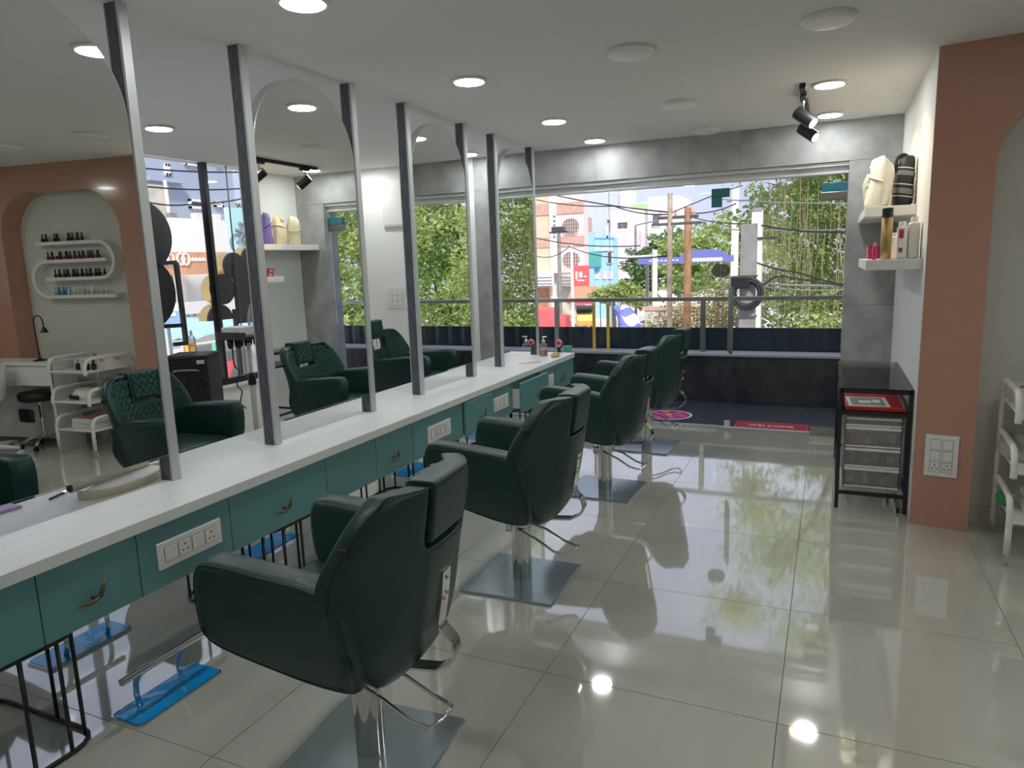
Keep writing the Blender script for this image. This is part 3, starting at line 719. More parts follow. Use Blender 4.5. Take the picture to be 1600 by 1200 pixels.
for k, (z0, z1, cols) in enumerate(((.140, .258, ('paper', 'greyprint')), (.272, .385, ('greyprint', 'blackp', 'paper')), (.400, .520, ('pinkp', 'pinkp', 'paper')), (.534, .583, ('paper',)))):
    d_ = MB().box((-.150, DY0, z0), (.150, DY0 + .006, z1)).box((-.150, DY0 + .006, z0), (.150, DY1 - .02, z0 + .005)).box((-.150, DY0 + .006, z0), (-.145, DY1 - .02, z1 - .02)).box((.145, DY0 + .006, z0), (.150, DY1 - .02, z1 - .02)).build('drawer', 'clearp', dw)
    MB().box((-.153, DY0 - .008, z1 - .012), (.153, DY0, z1 + .006), .003).build('drawer_lip', 'plastic', d_)
    MB().box((-.153, DY0 - .005, z0 - .004), (.153, DY0, z0 + .008), .002).build('drawer_foot', 'plastic', d_)
    MB().box((.07, DY0 - .006, z1 - .010), (.095, DY0 - .0085, z1 + .004)).build('drawer_label', 'plastic', d_)
    if z1 - z0 > .08:
        nm = {0: 'clear zip pouch in the lowest plastic drawer', 1: 'grey kit parts in the middle plastic drawer', 2: 'pink packets in the upper plastic drawer'}[k]
        pk = thing('packet', nm, 'packet', (.275, 0, 0))
        for i in range(6):
            cx = -.11 + .044 * i + rng.uniform(-.008, .008); hgt = rng.uniform(.03, .075)
            MB().box((cx - .024, DY0 + .03 + rng.uniform(0, .05), z0 + .006), (cx + .016, DY0 + .22, z0 + .006 + hgt), .008).build('packet_piece', cols[i % len(cols)], pk)
# wall shelves
for (z, y0, y1, l) in ((1.85, 5.24, 6.56, 'upper white floating shelf holding rolled towels by the stone wall'), (1.515, 4.72, 5.95, 'lower white floating shelf holding spray can and white bottles')):
    s = thing('floating_shelf', l, 'shelf', (0, 0, 0), 0, 'white floating shelves in the corner')
    MB().box((.185, y0, z - .03), (XA - .001, y1, z + .03), .002, 1).build('shelf_board', 'plastic', s)
    for yy in (y0 + .1, y1 - .1): MB().box((XA - .02, yy - .05, z - .034), (XA - .001, yy + .05, z - .03)).build('wall_cleat', 'plastic', s)
def towel(x, y, hgt, rx, ry, m, label, seed):
    r = random.Random(seed)
    t = thing('rolled_towel', label, 'towel', (x, y, 1.88), r.uniform(-.3, .3), 'rolled towels on the upper shelf')
    b = MB(); n = 20; rings = []
    lev = [0, .02, .3, .55, .68, .76, .88, .96, 1.0]; wid = [.95, 1, 1.01, .97, .90, .84, .76, .58, .28]
    ph = r.uniform(0, 6)
    for z, wd in zip(lev, wid):
        rings.append([b.bm.verts.new(((rx * wd * (1 + .07 * math.sin(3 * a + ph + 4 * z) + .05 * math.sin(7 * a - 6 * z))) * math.cos(a) + .014 * math.sin(5 * z + ph), (ry * wd * (1 + .06 * math.sin(4 * a + ph))) * math.sin(a), z * hgt)) for a in [2 * math.pi * k / n for k in range(n)]])
    for a, c in zip(rings, rings[1:]):
        for i in range(n): b.bm.faces.new((a[i], a[(i + 1) % n], c[(i + 1) % n], c[i]))
    b.bm.faces.new(rings[0][::-1]); b.bm.faces.new(rings[-1]); b.build('towel_body', m, t, True, sub=1)
    pth = [V(rx * 1.0 * math.cos(a), ry * 1.02 * math.sin(a), hgt * (.58 + .10 * math.sin(a + ph))) for a in [2 * math.pi * k / 20 for k in range(20)]]
    MB().tube([p * 1. - V(p.x * .06, p.y * .06, 0) for p in pth], .007, 8, closed=True).build('tuck_fold', m, t, True)
    MB().tube([V(rx * .5, -.01, hgt * .86), V(rx * .2, .0, hgt * .99), V(-rx * .35, .01, hgt * .95), V(-rx * .6, 0, hgt * .8)], .02, 8).build('top_fold', m, t, True)
towel(.262, 5.32, .31, .072, .070, 'towelw', 'white rolled towel at the near end of the upper shelf', 1)
towel(.30, 5.66, .33, .075, .07, 'towelw', 'white rolled towel behind the striped bag, seen in the second mirror', 5)
towel(.29, 5.86, .32, .07, .055, 'towelp', 'violet rolled towel on the upper shelf', 2)
towel(.29, 6.05, .30, .075, .07, 'towelc', 'cream rolled towel beside the violet one', 3)
towel(.28, 6.26, .30, .08, .08, 'towelc', 'last cream rolled towel by the stone wall, seen in the second mirror', 4)
bgx = thing('striped_bag', 'black nylon bag with grey and white stripes on the upper shelf', 'bag', (.405, 5.38, 1.88), R_(6))
def bag_ring(z): 
    k = 1 - .25 * max(0, z - .15) / .18
    return [(.062 * k * math.cos(a) + .12 * max(0, z - .12) ** 1.2 - .0, .085 * k * math.sin(a), z) for a in [2 * math.pi * i / 18 for i in range(18)]]
b = MB(); rings = [[b.bm.verts.new(p) for p in bag_ring(z)] for z in (0, .03, .1, .17, .22, .27, .305, .32)]
for v in rings[-1]: v.co.x = .03 + (v.co.x - .03) * .5; v.co.y *= .5
for a, c in zip(rings, rings[1:]):
    for i in range(18): b.bm.faces.new((a[i], a[(i + 1) % 18], c[(i + 1) % 18], c[i]))
b.bm.faces.new(rings[0][::-1]); b.bm.faces.new(rings[-1]); b.build('bag_body', 'bagk', bgx, True, sub=1)
for z, hgt, m in ((.055, .006, 'plastic'), (.075, .034, 'bagg'), (.13, .006, 'plastic'), (.19, .03, 'bagg'), (.235, .006, 'plastic')):
    b = MB(); rr = []
    for dz in (0, hgt):
        rr.append([b.bm.verts.new((p[0] * 1.03 + .001, p[1] * 1.03, p[2] + .18 * -p[0])) for p in bag_ring(z + dz)])
    for i in range(18): b.bm.faces.new((rr[0][i], rr[0][(i + 1) % 18], rr[1][(i + 1) % 18], rr[1][i]))
    b.build('stripe', m, bgx, True)
MB().tube(bez([(-.04, -.02, .20), (-.05, -.02, .29), (-.01, 0, .325), (.02, 0, .31)], 6), .012, 8).build('handle_loop', 'bagk', bgx, True)
LZ = 1.545
sc = thing('hair_spray', 'tall gold spray can with a black cap on the lower shelf', 'spray can', (.295, 4.86, LZ))
MB().lathe([(.028, 0), (.030, .004), (.030, .245), (.025, .252)], n=20).build('can', 'goldcan', sc, 'auto'); MB().lathe([(.0305, .246), (.0305, .30), (.027, .303)], n=20).build('cap', 'blackp', sc, 'auto')
def jug(x, y, sx, sy, hgt, label, lab=True):
    t = thing('shampoo_bottle', label, 'bottle', (x, y, LZ), 0, 'white bottles on the lower shelf')
    b = MB(); b.prism(rrect(-sx, -sy, sx, sy, min(sx, sy) * .6, 3), lambda a, c: (a, c, 0), lambda a, c: (a, c, hgt * .86)).build('bottle_body', 'plastic', t, 'auto', bevel=.008)
    MB().lathe([(.02, hgt * .86), (.02, hgt * .95), (.017, hgt)], n=14).build('cap', 'plastic', t, 'auto')
    if lab:
        MB().box((-sx * .7, -sy - .0008, hgt * .55), (sx * .2, -sy, hgt * .78)).build('red_label', 'red', t); MB().box((-sx * .7, -sy - .0008, hgt * .18), (sx * .1, -sy, hgt * .30)).build('red_label', 'red', t)
jug(.378, 4.88, .026, .045, .22, 'slim white bottle with red labels on the lower shelf')
jug(.440, 4.89, .030, .045, .245, 'broad white bottle nearest the wall on the lower shelf', False)
jug(.345, 5.04, .022, .03, .16, 'short white bottle behind the gold spray can', False)
pb = thing('small_pink_bottle', 'small pink bottle with a pointed cap on the lower shelf', 'bottle', (.238, 4.93, LZ))
MB().lathe([(.013, 0), (.014, .003), (.014, .07), (.008, .078)], n=14).build('bottle_body', 'magenta', pb, 'auto'); MB().lathe([(.009, .078), (.010, .09), (.003, .108)], n=12).build('cap', 'pinkp', pb, 'auto')
k = 0
for i in range(2):
    for j in range(3):
        t = thing('colour_box', ('bottom' if i == 0 else 'top') + ' row maroon colour box, ' + ('nearest', 'middle', 'farthest')[j] + ' of three on the lower shelf', 'box', (.30, 5.62 + .09 * j + .02 * i, LZ + .045 * i), 0, 'maroon boxes on the lower shelf')
        MB().box((-.07, -.042, 0), (.07, .042, .043), .001, 1).build('carton', 'redbox', t); MB().box((-.0708, -.03, .008), (-.07, .02, .03)).build('print', 'pinkp', t)
# switch board on the terracotta pier
def board(name, label, loc, rz, nx, nz, wd, hg, plug_row=True, parent=None):
    t = thing(name, label, 'switch board', loc, rz)
    MB().box((-wd / 2, -.011, -hg / 2), (wd / 2, 0, hg / 2), .003).build('plate', 'plastic', t)
    cw, chh = (wd - .045) / nx, (hg - .045) / nz
    for i in range(nx):
        for j in range(nz):
            cx, cz = -wd / 2 + .0225 + cw * (i + .5), -hg / 2 + .0225 + chh * (j + .5); a, c = cw / 2 - .006, chh / 2 - .005
            MB().box((cx - a - .0018, -.0116, cz - c - .0018), (cx + a + .0018, -.011, cz + c + .0018)).build('module_gap', 'plline', t)
            sw = MB().box((cx - a, -.0145, cz - c), (cx + a, -.0116, cz + c), .001, 1).build('socket' if (plug_row and j == 0) else 'switch', 'plastic', t)
            if plug_row and j == 0:
                for dx, dz, r in ((0, .012, .005), (-.011, -.009, .0045), (.011, -.009, .0045)): MB().lathe([(r, -.0006), (r, 0)], (cx + dx, -.0145, cz + dz), 8, 'y').build('pin_hole', 'plline', sw)
    return t
board('switch_board', 'white six module switch board on the terracotta pier', wall_pt(.137, -.0005, .43), SK, 2, 3, .165, .245)
q = at_y(619, 465, YB)
board('switch_board', 'nine module switch board on the white back wall', (q.x, YB - .0005, q.z), 0, 3, 3, .235, .235, False)
q0, q1 = at_y(597, 290, YB), at_y(660, 352, YB)
pn = thing('distribution_box', 'flat white electrical box high on the white back wall', 'electrical box', (q0.x, YB - .0005, q1.z))
MB().box((0, -.03, 0), (q1.x - q0.x, 0, q0.z - q1.z), .006).build('box_body', 'plastic', pn); MB().box((.02, -.035, .02), (q1.x - q0.x - .02, -.03, q0.z - q1.z - .02), .003).build('box_door', 'plastic', pn)

# ------------------------------------------------------------------ manicure corner (seen in the nearest mirror)
def arch_thing(name, label, cat, s, off, z=0, group=None, rz=0): return thing(name, label, cat, wall_pt(s, off, z), SK + rz, group)
# S-shaped wall shelf, a flat ribbon bent into two loops
SD = .10
t = arch_thing('serpentine_shelf', 'white serpentine wall shelf holding rows of nail polish in the arched recess', 'shelf', 0, .205)
zt = [1.935, 1.765, 1.595, 1.425]; th = .016
def ribbon(path, name):
    b = MB(); prev = None
    P = [Vector(p) for p in path]
    for k, p in enumerate(P):
        d = (P[min(k + 1, len(P) - 1)] - P[max(k - 1, 0)]).normalized(); n = Vector((-d.y, d.x)) * th
        ring = [b.bm.verts.new(q) for q in ((p.x + n.x, -SD, p.y + n.y), (p.x + n.x, 0, p.y + n.y), (p.x - n.x, 0, p.y - n.y), (p.x - n.x, -SD, p.y - n.y))]
        if prev:
            for i in range(4): b.bm.faces.new((prev[i], prev[(i + 1) % 4], ring[(i + 1) % 4], ring[i]))
        else: b.bm.faces.new(ring)
        prev = ring
    b.bm.faces.new(prev[::-1]); b.build(name, 'plastic', t, 'auto')
rl = (zt[0] - zt[2]) / 2; rm = (zt[1] - zt[3]) / 2
ribbon([(1.42, zt[0]), (.68, zt[0])] + [(.68 - rl * math.sin(R_(a)), zt[1] + rl * math.cos(R_(a))) for a in range(10, 171, 10)] + [(.68, zt[2]), (1.34, zt[2])], 'upper_loop')
ribbon([(.60, zt[1]), (1.32, zt[1])] + [(1.32 + rm * math.sin(R_(a)), zt[2] + rm * math.cos(R_(a))) for a in range(10, 171, 10)] + [(1.32, zt[3]), (.52, zt[3])], 'lower_loop')
def make_polish(cap, body):
    o = thing('nail_polish', 'b', 'nail polish', (0, 0, 0), 0, 'nail polish bottles')
    MB().lathe([(.012, 0), (.014, .003), (.014, .030), (.007, .036)], n=8).build('bottle_body', body, o)
    MB().lathe([(.0078, .036), (.0072, .040), (.0062, .078)], n=8).build('cap', cap, o)
    return o
rows = [([1.36, 1.33, 1.30, 1.22, 1.19, 1.16, 1.06, 1.025, .99, .955, .92, .885], zt[0], 'polishk', 'blackp', 'top shelf'),
        ([1.32 - .034 * k for k in range(19)], zt[1], 'polishr', 'blackp', 'second shelf'),
        ([1.26 - .034 * k for k in range(18)], zt[2], 'polishk', 'blackp', 'third shelf'),
        ([1.30 - .036 * k for k in range(18)], zt[3], 'polishw', 'plastic', 'bottom shelf')]
for ss, z, bod, capm, nm in rows:
    pr = {}
    for i, s in enumerate(ss):
        bm_, cm_ = bod, capm
        if nm == 'bottom shelf' and 1 <= i <= 4: bm_, cm_ = 'polishb', 'polishb'
        if nm == 'second shelf' and i == 3: cm_ = 'plastic'
        key = (bm_, cm_)
        if key not in pr: pr[key] = o = make_polish(cm_, bm_)
        else: o = copy_tree(pr[key])
        o.location = wall_pt(s, .205 - .055 + .012 * math.sin(i * 2.3), z + th); o.rotation_euler = (0, 0, SK)
        o['label'] = ('blue nail polish bottle on the bottom shelf' if bm_ == 'polishb' else 'white capped nail polish bottle on the second shelf' if (nm == 'second shelf' and i == 3) else
                      {'top shelf': 'dark nail polish bottle on the top serpentine shelf', 'second shelf': 'wine coloured nail polish bottle on the second serpentine shelf', 'third shelf': 'black nail polish bottle on the third serpentine shelf', 'bottom shelf': 'pale nail polish bottle on the bottom serpentine shelf'}[nm])
        o['group'] = 'nail polish on the ' + nm
# desk
ZD = .84
t = arch_thing('manicure_desk', 'white manicure desk standing in front of the arched recess', 'desk', 0, -.30)
MB().box((.97, -.02, ZD - .03), (2.35, .29, ZD), .004).build('desk_top', 'plastic', t)
MB().box((.98, -.005, ZD - .22), (2.34, .015, ZD - .03)).build('apron', 'plastic', t)
for a in (.98, 2.31): MB().box((a, .0, 0), (a + .03, .28, ZD - .03)).build('side_panel', 'plastic', t)
MB().box((1.01, .24, .05), (2.31, .26, ZD - .22)).build('back_panel', 'plastic', t)
t = arch_thing('desk_lamp', 'slim black gooseneck lamp on the white manicure desk', 'lamp', 1.22, -.18, ZD)
MB().lathe([(.06, 0), (.06, .008), (.02, .02), (.008, .03)], n=20).build('base', 'black', t, 'auto')
MB().tube([(0, 0, .02), (.012, 0, .20), (.018, 0, .36)] + [(.018 - .055 + .055 * math.cos(R_(a)), 0, .37 + .055 * math.sin(R_(a))) for a in range(15, 181, 20)] + [(-.095, 0, .32)], .006, 8).build('gooseneck', 'black', t, True)
MB().lathe([(.036, -.055), (.034, -.05), (.016, -.01), (.010, .0)], (-.096, 0, .32), 16).build('lamp_shade', 'black', t, 'auto')
# trolley: two tube sides, three trays
t = thing('salon_trolley', 'white three tier trolley of bent tubes on castors by the terracotta wall', 'trolley', (.865, 4.08, 0), R_(-3))
TW, TD = .46, .50
for sx in (0, TW):
    MB().tube([(sx, TD, .06), (sx, TD, .84)], .015, 10).build('upright', 'plastic', t, True)
    for z in (.30, .56, .84):
        MB().tube(bez([(sx, TD, z - .02), (sx, TD - .03, z + .03), (sx, TD - .10, z + .045), (sx, .10, z + .045), (sx, .03, z + .025), (sx, .0, z - .04), (sx, 0, z - .10)], 4), .016, 8).build('side_handle', 'plastic', t, True)
    MB().tube([(sx, 0, .06), (sx, 0, .24)], .016, 10).build('leg', 'plastic', t, True)
    for y in (0, TD):
        w_ = MB().tube([(sx - .009, y, .024), (sx + .009, y, .024)], .024, 14).build('castor', 'clearp', t)
        MB().tube([(sx, y, .04), (sx, y, .065)], .010, 8).build('castor_stem', 'chrome', w_)
for z in (.215, .475, .755):
    MB().box((.012, .01, z), (TW - .012, TD - .01, z + .012), .004).build('tray', 'plastic', t)
    for y in (.008, TD - .008): MB().tube([(0, y, z + .012), (TW, y, z + .012)], .009, 8).build('tray_rail', 'plastic', t)
def tr(x, y, z): return Matrix.Rotation(R_(-3), 4, 'Z') @ V(x, y, 0) + V(.865, 4.08, z)
def basket(x, y, z, sx, sy, h, m, label, holes=True):
    t = thing('storage_basket', label, 'basket', tr(x, y, z), R_(-3))
    b = MB(); o1 = rrect(-sx * .9, -sy * .9, sx * .9, sy * .9, .02, 3); o2 = rrect(-sx, -sy, sx, sy, .025, 3)
    A = [b.bm.verts.new((*p, 0)) for p in o1]; B = [b.bm.verts.new((*p, h)) for p in o2]; C = [b.bm.verts.new((p[0] * .95, p[1] * .95, h)) for p in o2]; D = [b.bm.verts.new((p[0] * .93, p[1] * .93, .006)) for p in o1]
    n = len(A)
    for P_, Q_ in ((A, B), (B, C), (C, D)):
        for i in range(n): b.bm.faces.new((P_[i], P_[(i + 1) % n], Q_[(i + 1) % n], Q_[i]))
    b.bm.faces.new(A[::-1]); b.bm.faces.new(D); b.build('bin', m, t, 'auto')
    if holes:
        for sg in (-1, 1):
            MB().prism(rrect(-.022, h * .62, .022, h * .82, .01, 3), lambda a, c: (a, sg * (sy * .965 + .004), c), lambda a, c: (a, sg * (sy * .965), c)).build('grip_slot', 'pinkp', t)
            MB().prism(rrect(-.02, h * .62, .02, h * .82, .01, 3), lambda a, c: (sg * (sx * .965 + .004), a, c), lambda a, c: (sg * (sx * .965), a, c)).build('grip_slot', 'pinkp', t)
basket(.11, .36, .768, .085, .10, .105, 'plastic', 'white basket with pink crumpled wrap on the trolley top')
pw = MB()
bmesh.ops.create_icosphere(pw.bm, subdivisions=3, radius=1)
for v in pw.bm.verts:
    f = 1 + .30 * mnoise.noise(v.co * 2.6); v.co = Vector((v.co.x * .055 * f, v.co.y * .065 * f, v.co.z * .05 * f))
o = pw.build('pink_wrap', 'pinkp', None, True); o.location = tr(.11, .36, .835); tag(o, 'crumpled pink wrap filling the white trolley basket', 'wrap')
basket(.34, .36, .768, .095, .10, .095, 'plastic', 'white basket of nail tools on the trolley top, beside the desk', False)
for i in range(7):
    a = tr(.27 + .022 * i, .33 + .02 * (i % 3), .775)
    tt = thing('nail_tool', ('pink', 'brown', 'black', 'white', 'wine red', 'grey', 'gold')[i] + ' nail tool standing in the second trolley basket', 'tool', a, 0, 'nail tools in the basket')
    MB().tube([(0, 0, 0), (.01 * math.sin(i), .01 * math.cos(i * 2), .115)], .006, 6).build('handle', ('pinkp', 'bronze', 'blackp', 'plastic', 'polishr', 'alu', 'gold')[i], tt, True)
    MB().tube([(.01 * math.sin(i), .01 * math.cos(i * 2), .115), (.012 * math.sin(i), .012 * math.cos(i * 2), .135)], .003, 6).build('tip', 'chrome', tt, True)
for i, (x, y, m, m2) in enumerate(((.10, .17, 'polishk', 'blackp'), (.155, .15, 'polishk', 'blackp'), (.225, .16, 'paper', 'plastic'), (.275, .15, 'polishk', 'chrome'), (.32, .17, 'polishw', 'plastic'))):
    tt = thing('gel_bottle', ('black gel bottle at the front corner of the trolley top', 'second black gel bottle on the trolley top', 'white labelled jar on the trolley top', 'dark chrome capped bottle on the trolley top', 'pale bottle on the trolley top')[i], 'bottle', tr(x, y, .767), 0, 'bottles on the trolley top')
    MB().lathe([(.020, 0), (.022, .004), (.022, .05), (.010, .06)], n=14).build('bottle_body', m, tt, 'auto'); MB().lathe([(.011, .06), (.010, .095)], n=12).build('cap', m2, tt, 'auto')
bgw = MB(); bmesh.ops.create_icosphere(bgw.bm, subdivisions=3, radius=1)
for v in bgw.bm.verts:
    f = 1 + .35 * mnoise.noise(v.co * 2.2); v.co = Vector((v.co.x * .10 * f, v.co.y * .14 * f, max(-.045, v.co.z * .07 * f)))
o = bgw.build('plastic_bag', mat('thin_white_film', (.62, .60, .54), .3, transl=.3), None, True); o.location = tr(.08, .34, .533); tag(o, 'crumpled white plastic bag on the middle trolley tray', 'bag')
dv = thing('nail_dryer', 'white rounded nail lamp on the middle trolley tray', 'nail lamp', tr(.33, .22, .4885), R_(8))
b = MB()
b.lathe([(.10, 0), (.105, .02), (.10, .05), (.07, .085), (.02, .098)], n=24).build('shell', 'plastic', dv, True); MB().box((-.07, -.112, .004), (.07, -.085, .04), .006).build('opening', 'blackp', dv)
for k, (x, y, z, sx, sy, h, m, l) in enumerate(((.235, .26, .228, .15, .17, .05, 'paper', 'lower grey white box on the bottom trolley tray'), (.235, .24, .279, .13, .16, .035, 'plastic', 'flat white box with a pink lid on the bottom trolley tray'))):
    tt = thing('carton_box', l, 'box', tr(x, y, z), R_(-3 + 5 * k)); MB().box((-sx, -sy, 0), (sx, sy, h), .003).build('carton', m, tt)
    MB().box((-sx * .8, -sy * .8, h), (sx * .8, sy * .8, h + .002)).build('lid_print', 'pinkp' if k else 'greyprint', tt)
gb = MB(); bmesh.ops.create_icosphere(gb.bm, subdivisions=3, radius=1)
for v in gb.bm.verts:
    f = 1 + .3 * mnoise.noise(v.co * 2.0 + V(3, 1, 2)); v.co = Vector((v.co.x * .035 * f, v.co.y * .075 * f, v.co.z * .032 * f))
o = gb.build('green_cloth', 'green', None, True); o.location = tr(.015, .30, .265); tag(o, 'green cloth hanging over the bottom tray of the trolley', 'cloth')
# white shell chair on castors
t = thing('shell_chair', 'white bucket chair on a five star castor base beside the manicure desk', 'chair', (1.88, 3.74, 0), R_(25))
MB().tube([(0, 0, .10), (0, 0, .44)], .025, 14).build('gas_lift', 'plastic', t, 'auto')
b = MB(); n = 24; rings = []
for r, z in ((.05, .46), (.18, .465), (.235, .50), (.25, .56)):
    rings.append([b.bm.verts.new((r * math.cos(a), r * math.sin(a) * .95, z + (max(0, math.sin(a)) ** 2 * (.34 if z > .55 else .06 if z > .49 else 0)) )) for a in [2 * math.pi * k / n for k in range(n)]])
for a, c in zip(rings, rings[1:]):
    for i in range(n): b.bm.faces.new((a[i], a[(i + 1) % n], c[(i + 1) % n], c[i]))
b.bm.faces.new(rings[0][::-1]); sh = b.build('seat_shell', 'plastic', t, True)
sm = sh.modifiers.new('thick', 'SOLIDIFY'); sm.thickness = .012; sh.modifiers.new('sub', 'SUBSURF').render_levels = 1
for k in range(5):
    a = R_(72 * k + 200); d = V(math.cos(a), math.sin(a), 0)
    l_ = MB().tube([d * .02 + V(0, 0, .105), d * .30 + V(0, 0, .075)], [.026, .017], 10).build('base_leg', 'plastic', t, True)
    q = d * .30; s_ = V(-d.y, d.x, 0) * .018
    MB().tube([q - s_ + V(0, 0, .028), q + s_ + V(0, 0, .028)], .028, 14).build('castor', 'plastic', l_)
# black stool
t = thing('round_stool', 'black padded stool on a chrome base tucked under the manicure desk', 'stool', (1.72, 4.18, 0))
MB().lathe([(.14, .46), (.175, .475), (.18, .52), (.16, .545), (.05, .55)], n=26).build('seat', 'blackp', t, True)
MB().tube([(0, 0, .10), (0, 0, .46)], .02, 12).build('gas_lift', 'chrome', t, 'auto')
MB().box((-.10, -.16, .27), (.10, -.12, .40), .02).build('cloth_flap', 'blackp', t)
for k in range(5):
    a = R_(72 * k + 20); d = V(math.cos(a), math.sin(a), 0)
    l_ = MB().tube([d * .015 + V(0, 0, .11), d * .12 + V(0, 0, .10), d * .20 + V(0, 0, .055)], .012, 8).build('base_leg', 'chrome', t, True)
    MB().tube([d * .20 + V(-.01, 0, .024), d * .20 + V(.01, 0, .024)], .024, 12).build('castor', 'blackp', l_)
# reception counter end seen at the mirror's left edge
t = thing('reception_desk', 'white and teal reception desk at the far left of the nearest mirror', 'desk', wall_pt(2.35, -.8, 0), SK)
MB().box((-.35, -.25, 0), (.35, .25, .90), .005).build('desk_body', 'teal', t); MB().box((-.37, -.27, .90), (.37, .27, 1.35), .005).build('desk_screen', 'plastic', t)

# ------------------------------------------------------------------ things by the left window
t = thing('equipment_trolley', 'black plastic trolley with a hexagon pattern by the left window', 'trolley', (-4.92, 4.30, 0), R_(28))
MB().box((-.17, -.16, .08), (.17, .16, .90), .012).build('cabinet', 'blackp', t)
MB().box((-.18, -.17, .90), (.18, .17, .935), .012).build('top_tray', 'blackp', t)
MB().tube(bez([(-.10, -.165, .80), (-.08, -.185, .815), (.08, -.185, .815), (.10, -.165, .80)], 4), .008, 8).build('pull_handle', 'steel', t, True)
MB().box((.09, -.172, .865), (.15, -.1605, .895)).build('label_sticker', 'paper', t)
for i in range(4):
    for j in range(6):
        cx, cz = -.12 + .08 * i, .17 + .10 * j + (.05 if i % 2 else 0)
        if cz > .74: continue
        MB().prism([(cx + .045 * math.cos(R_(60 * k)), cz + .045 * math.sin(R_(60 * k))) for k in range(6)], lambda x, z: (x, -.160, z), lambda x, z: (cx + (x - cx) * .85, -.168, cz + (z - cz) * .85)).build('hexagon', 'blackp', t)
for x in (-.15, .15):
    for y in (-.12, .12): MB().tube([(x - .012, y, .04), (x + .012, y, .04)], .04, 14).build('castor', 'blackp', t)
t = thing('spray_stand', 'clear bottle with a white nozzle standing on the black hexagon trolley', 'bottle', (-4.98, 4.36, .935))
MB().lathe([(.028, 0), (.03, .01), (.03, .12), (.012, .15)], n=14).build('bottle_body', 'clearp', t, 'auto'); MB().lathe([(.012, .15), (.012, .19)], n=10).build('nozzle', 'plastic', t)
t = thing('tray_stand', 'white pole stand carrying a scalloped black tray before the left window', 'stand', (-4.72, 4.74, 0))
MB().tube([(0, 0, .05), (0, 0, .62)], .026, 14).build('lower_pole', 'plastic', t, 'auto'); MB().tube([(0, 0, .70), (0, 0, .98)], .019, 14).build('upper_pole', 'plastic', t, 'auto')
MB().lathe([(.030, .60), (.036, .61), (.034, .69), (.022, .71)], n=16).build('height_collar', 'black', t, 'auto')
tb2 = MB().box((-.17, -.20, 1.02), (.17, .16, 1.055), .008).build('tray', 'blackp', t)
for y in (-.20, .155): MB().box((-.17, y, 1.055), (.17, y + .008, 1.09)).build('tray_rim', 'blackp', tb2)
for k in range(6): MB().lathe([(.010, .94), (.026, .96), (.030, 1.02)], (-.05 + .03 * (k % 2), -.16 + .055 * k, 0), 12).build('tray_cup', 'blackp', tb2, True)
for k in range(5):
    a = R_(72 * k); MB().tube([(0, 0, .09), (.22 * math.cos(a), .22 * math.sin(a), .05)], .014, 8).build('base_leg', 'plastic', t, True)
    MB().lathe([(.022, -.012), (.022, .012)], (.22 * math.cos(a), .22 * math.sin(a), .022), 12, 'x').build('castor', 'blackp', t)
MB().tube(bez([(-.02, -.17, .95), (-.03, -.16, .80), (-.02, -.12, .74), (-.03, -.15, .62), (-.02, -.11, .56), (-.02, -.14, .46), (0, -.10, .40)], 6), .006, 6).build('power_cord', 'cable', t, True)
t = thing('white_box', 'white carton on the scalloped black tray', 'box', (-4.74, 4.66, 1.0555)); MB().box((-.10, -.10, 0), (.10, .10, .075), .004).build('carton', 'paper', t); MB().box((-.06, -.1008, .02), (.04, -.10, .05)).build('label', 'plastic', t)
t = thing('clear_jug', 'clear plastic jug on the scalloped black tray', 'jug', (-4.70, 4.82, 1.056))
MB().lathe([(.045, 0), (.055, .01), (.062, .15), (.05, .20), (.03, .26)], n=16).build('jug_body', 'clearp', t, 'auto'); MB().lathe([(.012, .26), (.010, .32)], n=8).build('spout', 'clearp', t)

# ------------------------------------------------------------------ balcony
bal = struct(MB().box((-5.7, 6.80, -.30), (1.6, 8.35, -.045)).build('balcony_slab', 'grout'))
for i in range(8):
    for j in range(2): MB().box((-5.6 + .9 * i + .002, 6.81 + .62 * j + .002, -.045), (-4.7 + .9 * i - .002, 7.43 + .62 * j - .002, -.03)).build('balcony_tile', 'bfloor', bal)
struct(MB().box((GX0, 6.72, -.06), (GX1, 6.81, -.004)).build('trim_2', 'alu'))
pw_ = struct(MB().box((-5.7, 8.07, -.045), (1.6, 8.30, .50)).build('wall_parapet', 'grout'))
for i in range(6): MB().box((-5.6 + 1.2 * i + .0015, 8.052, -.03), (-4.4 + 1.2 * i - .0015, 8.07, .50)).build('granite_slab', 'granite', pw_)
MB().box((-5.7, 8.03, .50), (1.6, 8.33, .53), .004).build('coping', 'ledge', pw_)
rl_ = thing('balcony_railing', 'brushed steel railing with square posts along the balcony parapet', 'railing', (0, 8.15, 0))
MB().box((-5.6, -.025, 1.11), (1.55, .025, 1.155), .004).build('handrail', 'steel', rl_)
for x in (-4.8, -3.06, -1.30, .46): MB().box((x - .028, -.02, .53), (x + .028, .02, 1.11), .002).build('railing_post', 'steel', rl_)
fs = thing('fascia_panel', 'dark corrugated sheet standing behind the steel railing', 'panel', (0, 8.42, 0))
for k in range(34):
    x0 = -5.4 + .2 * k; MB().prism([(0, 0), (.2, 0), (.2, .02), (.14, .035), (.06, .035), (0, .02)], lambda a, b_, x0=x0: (x0 + a, -b_, .0), lambda a, b_, x0=x0: (x0 + a, -b_, .785)).build('sheet_rib', 'corr', fs)
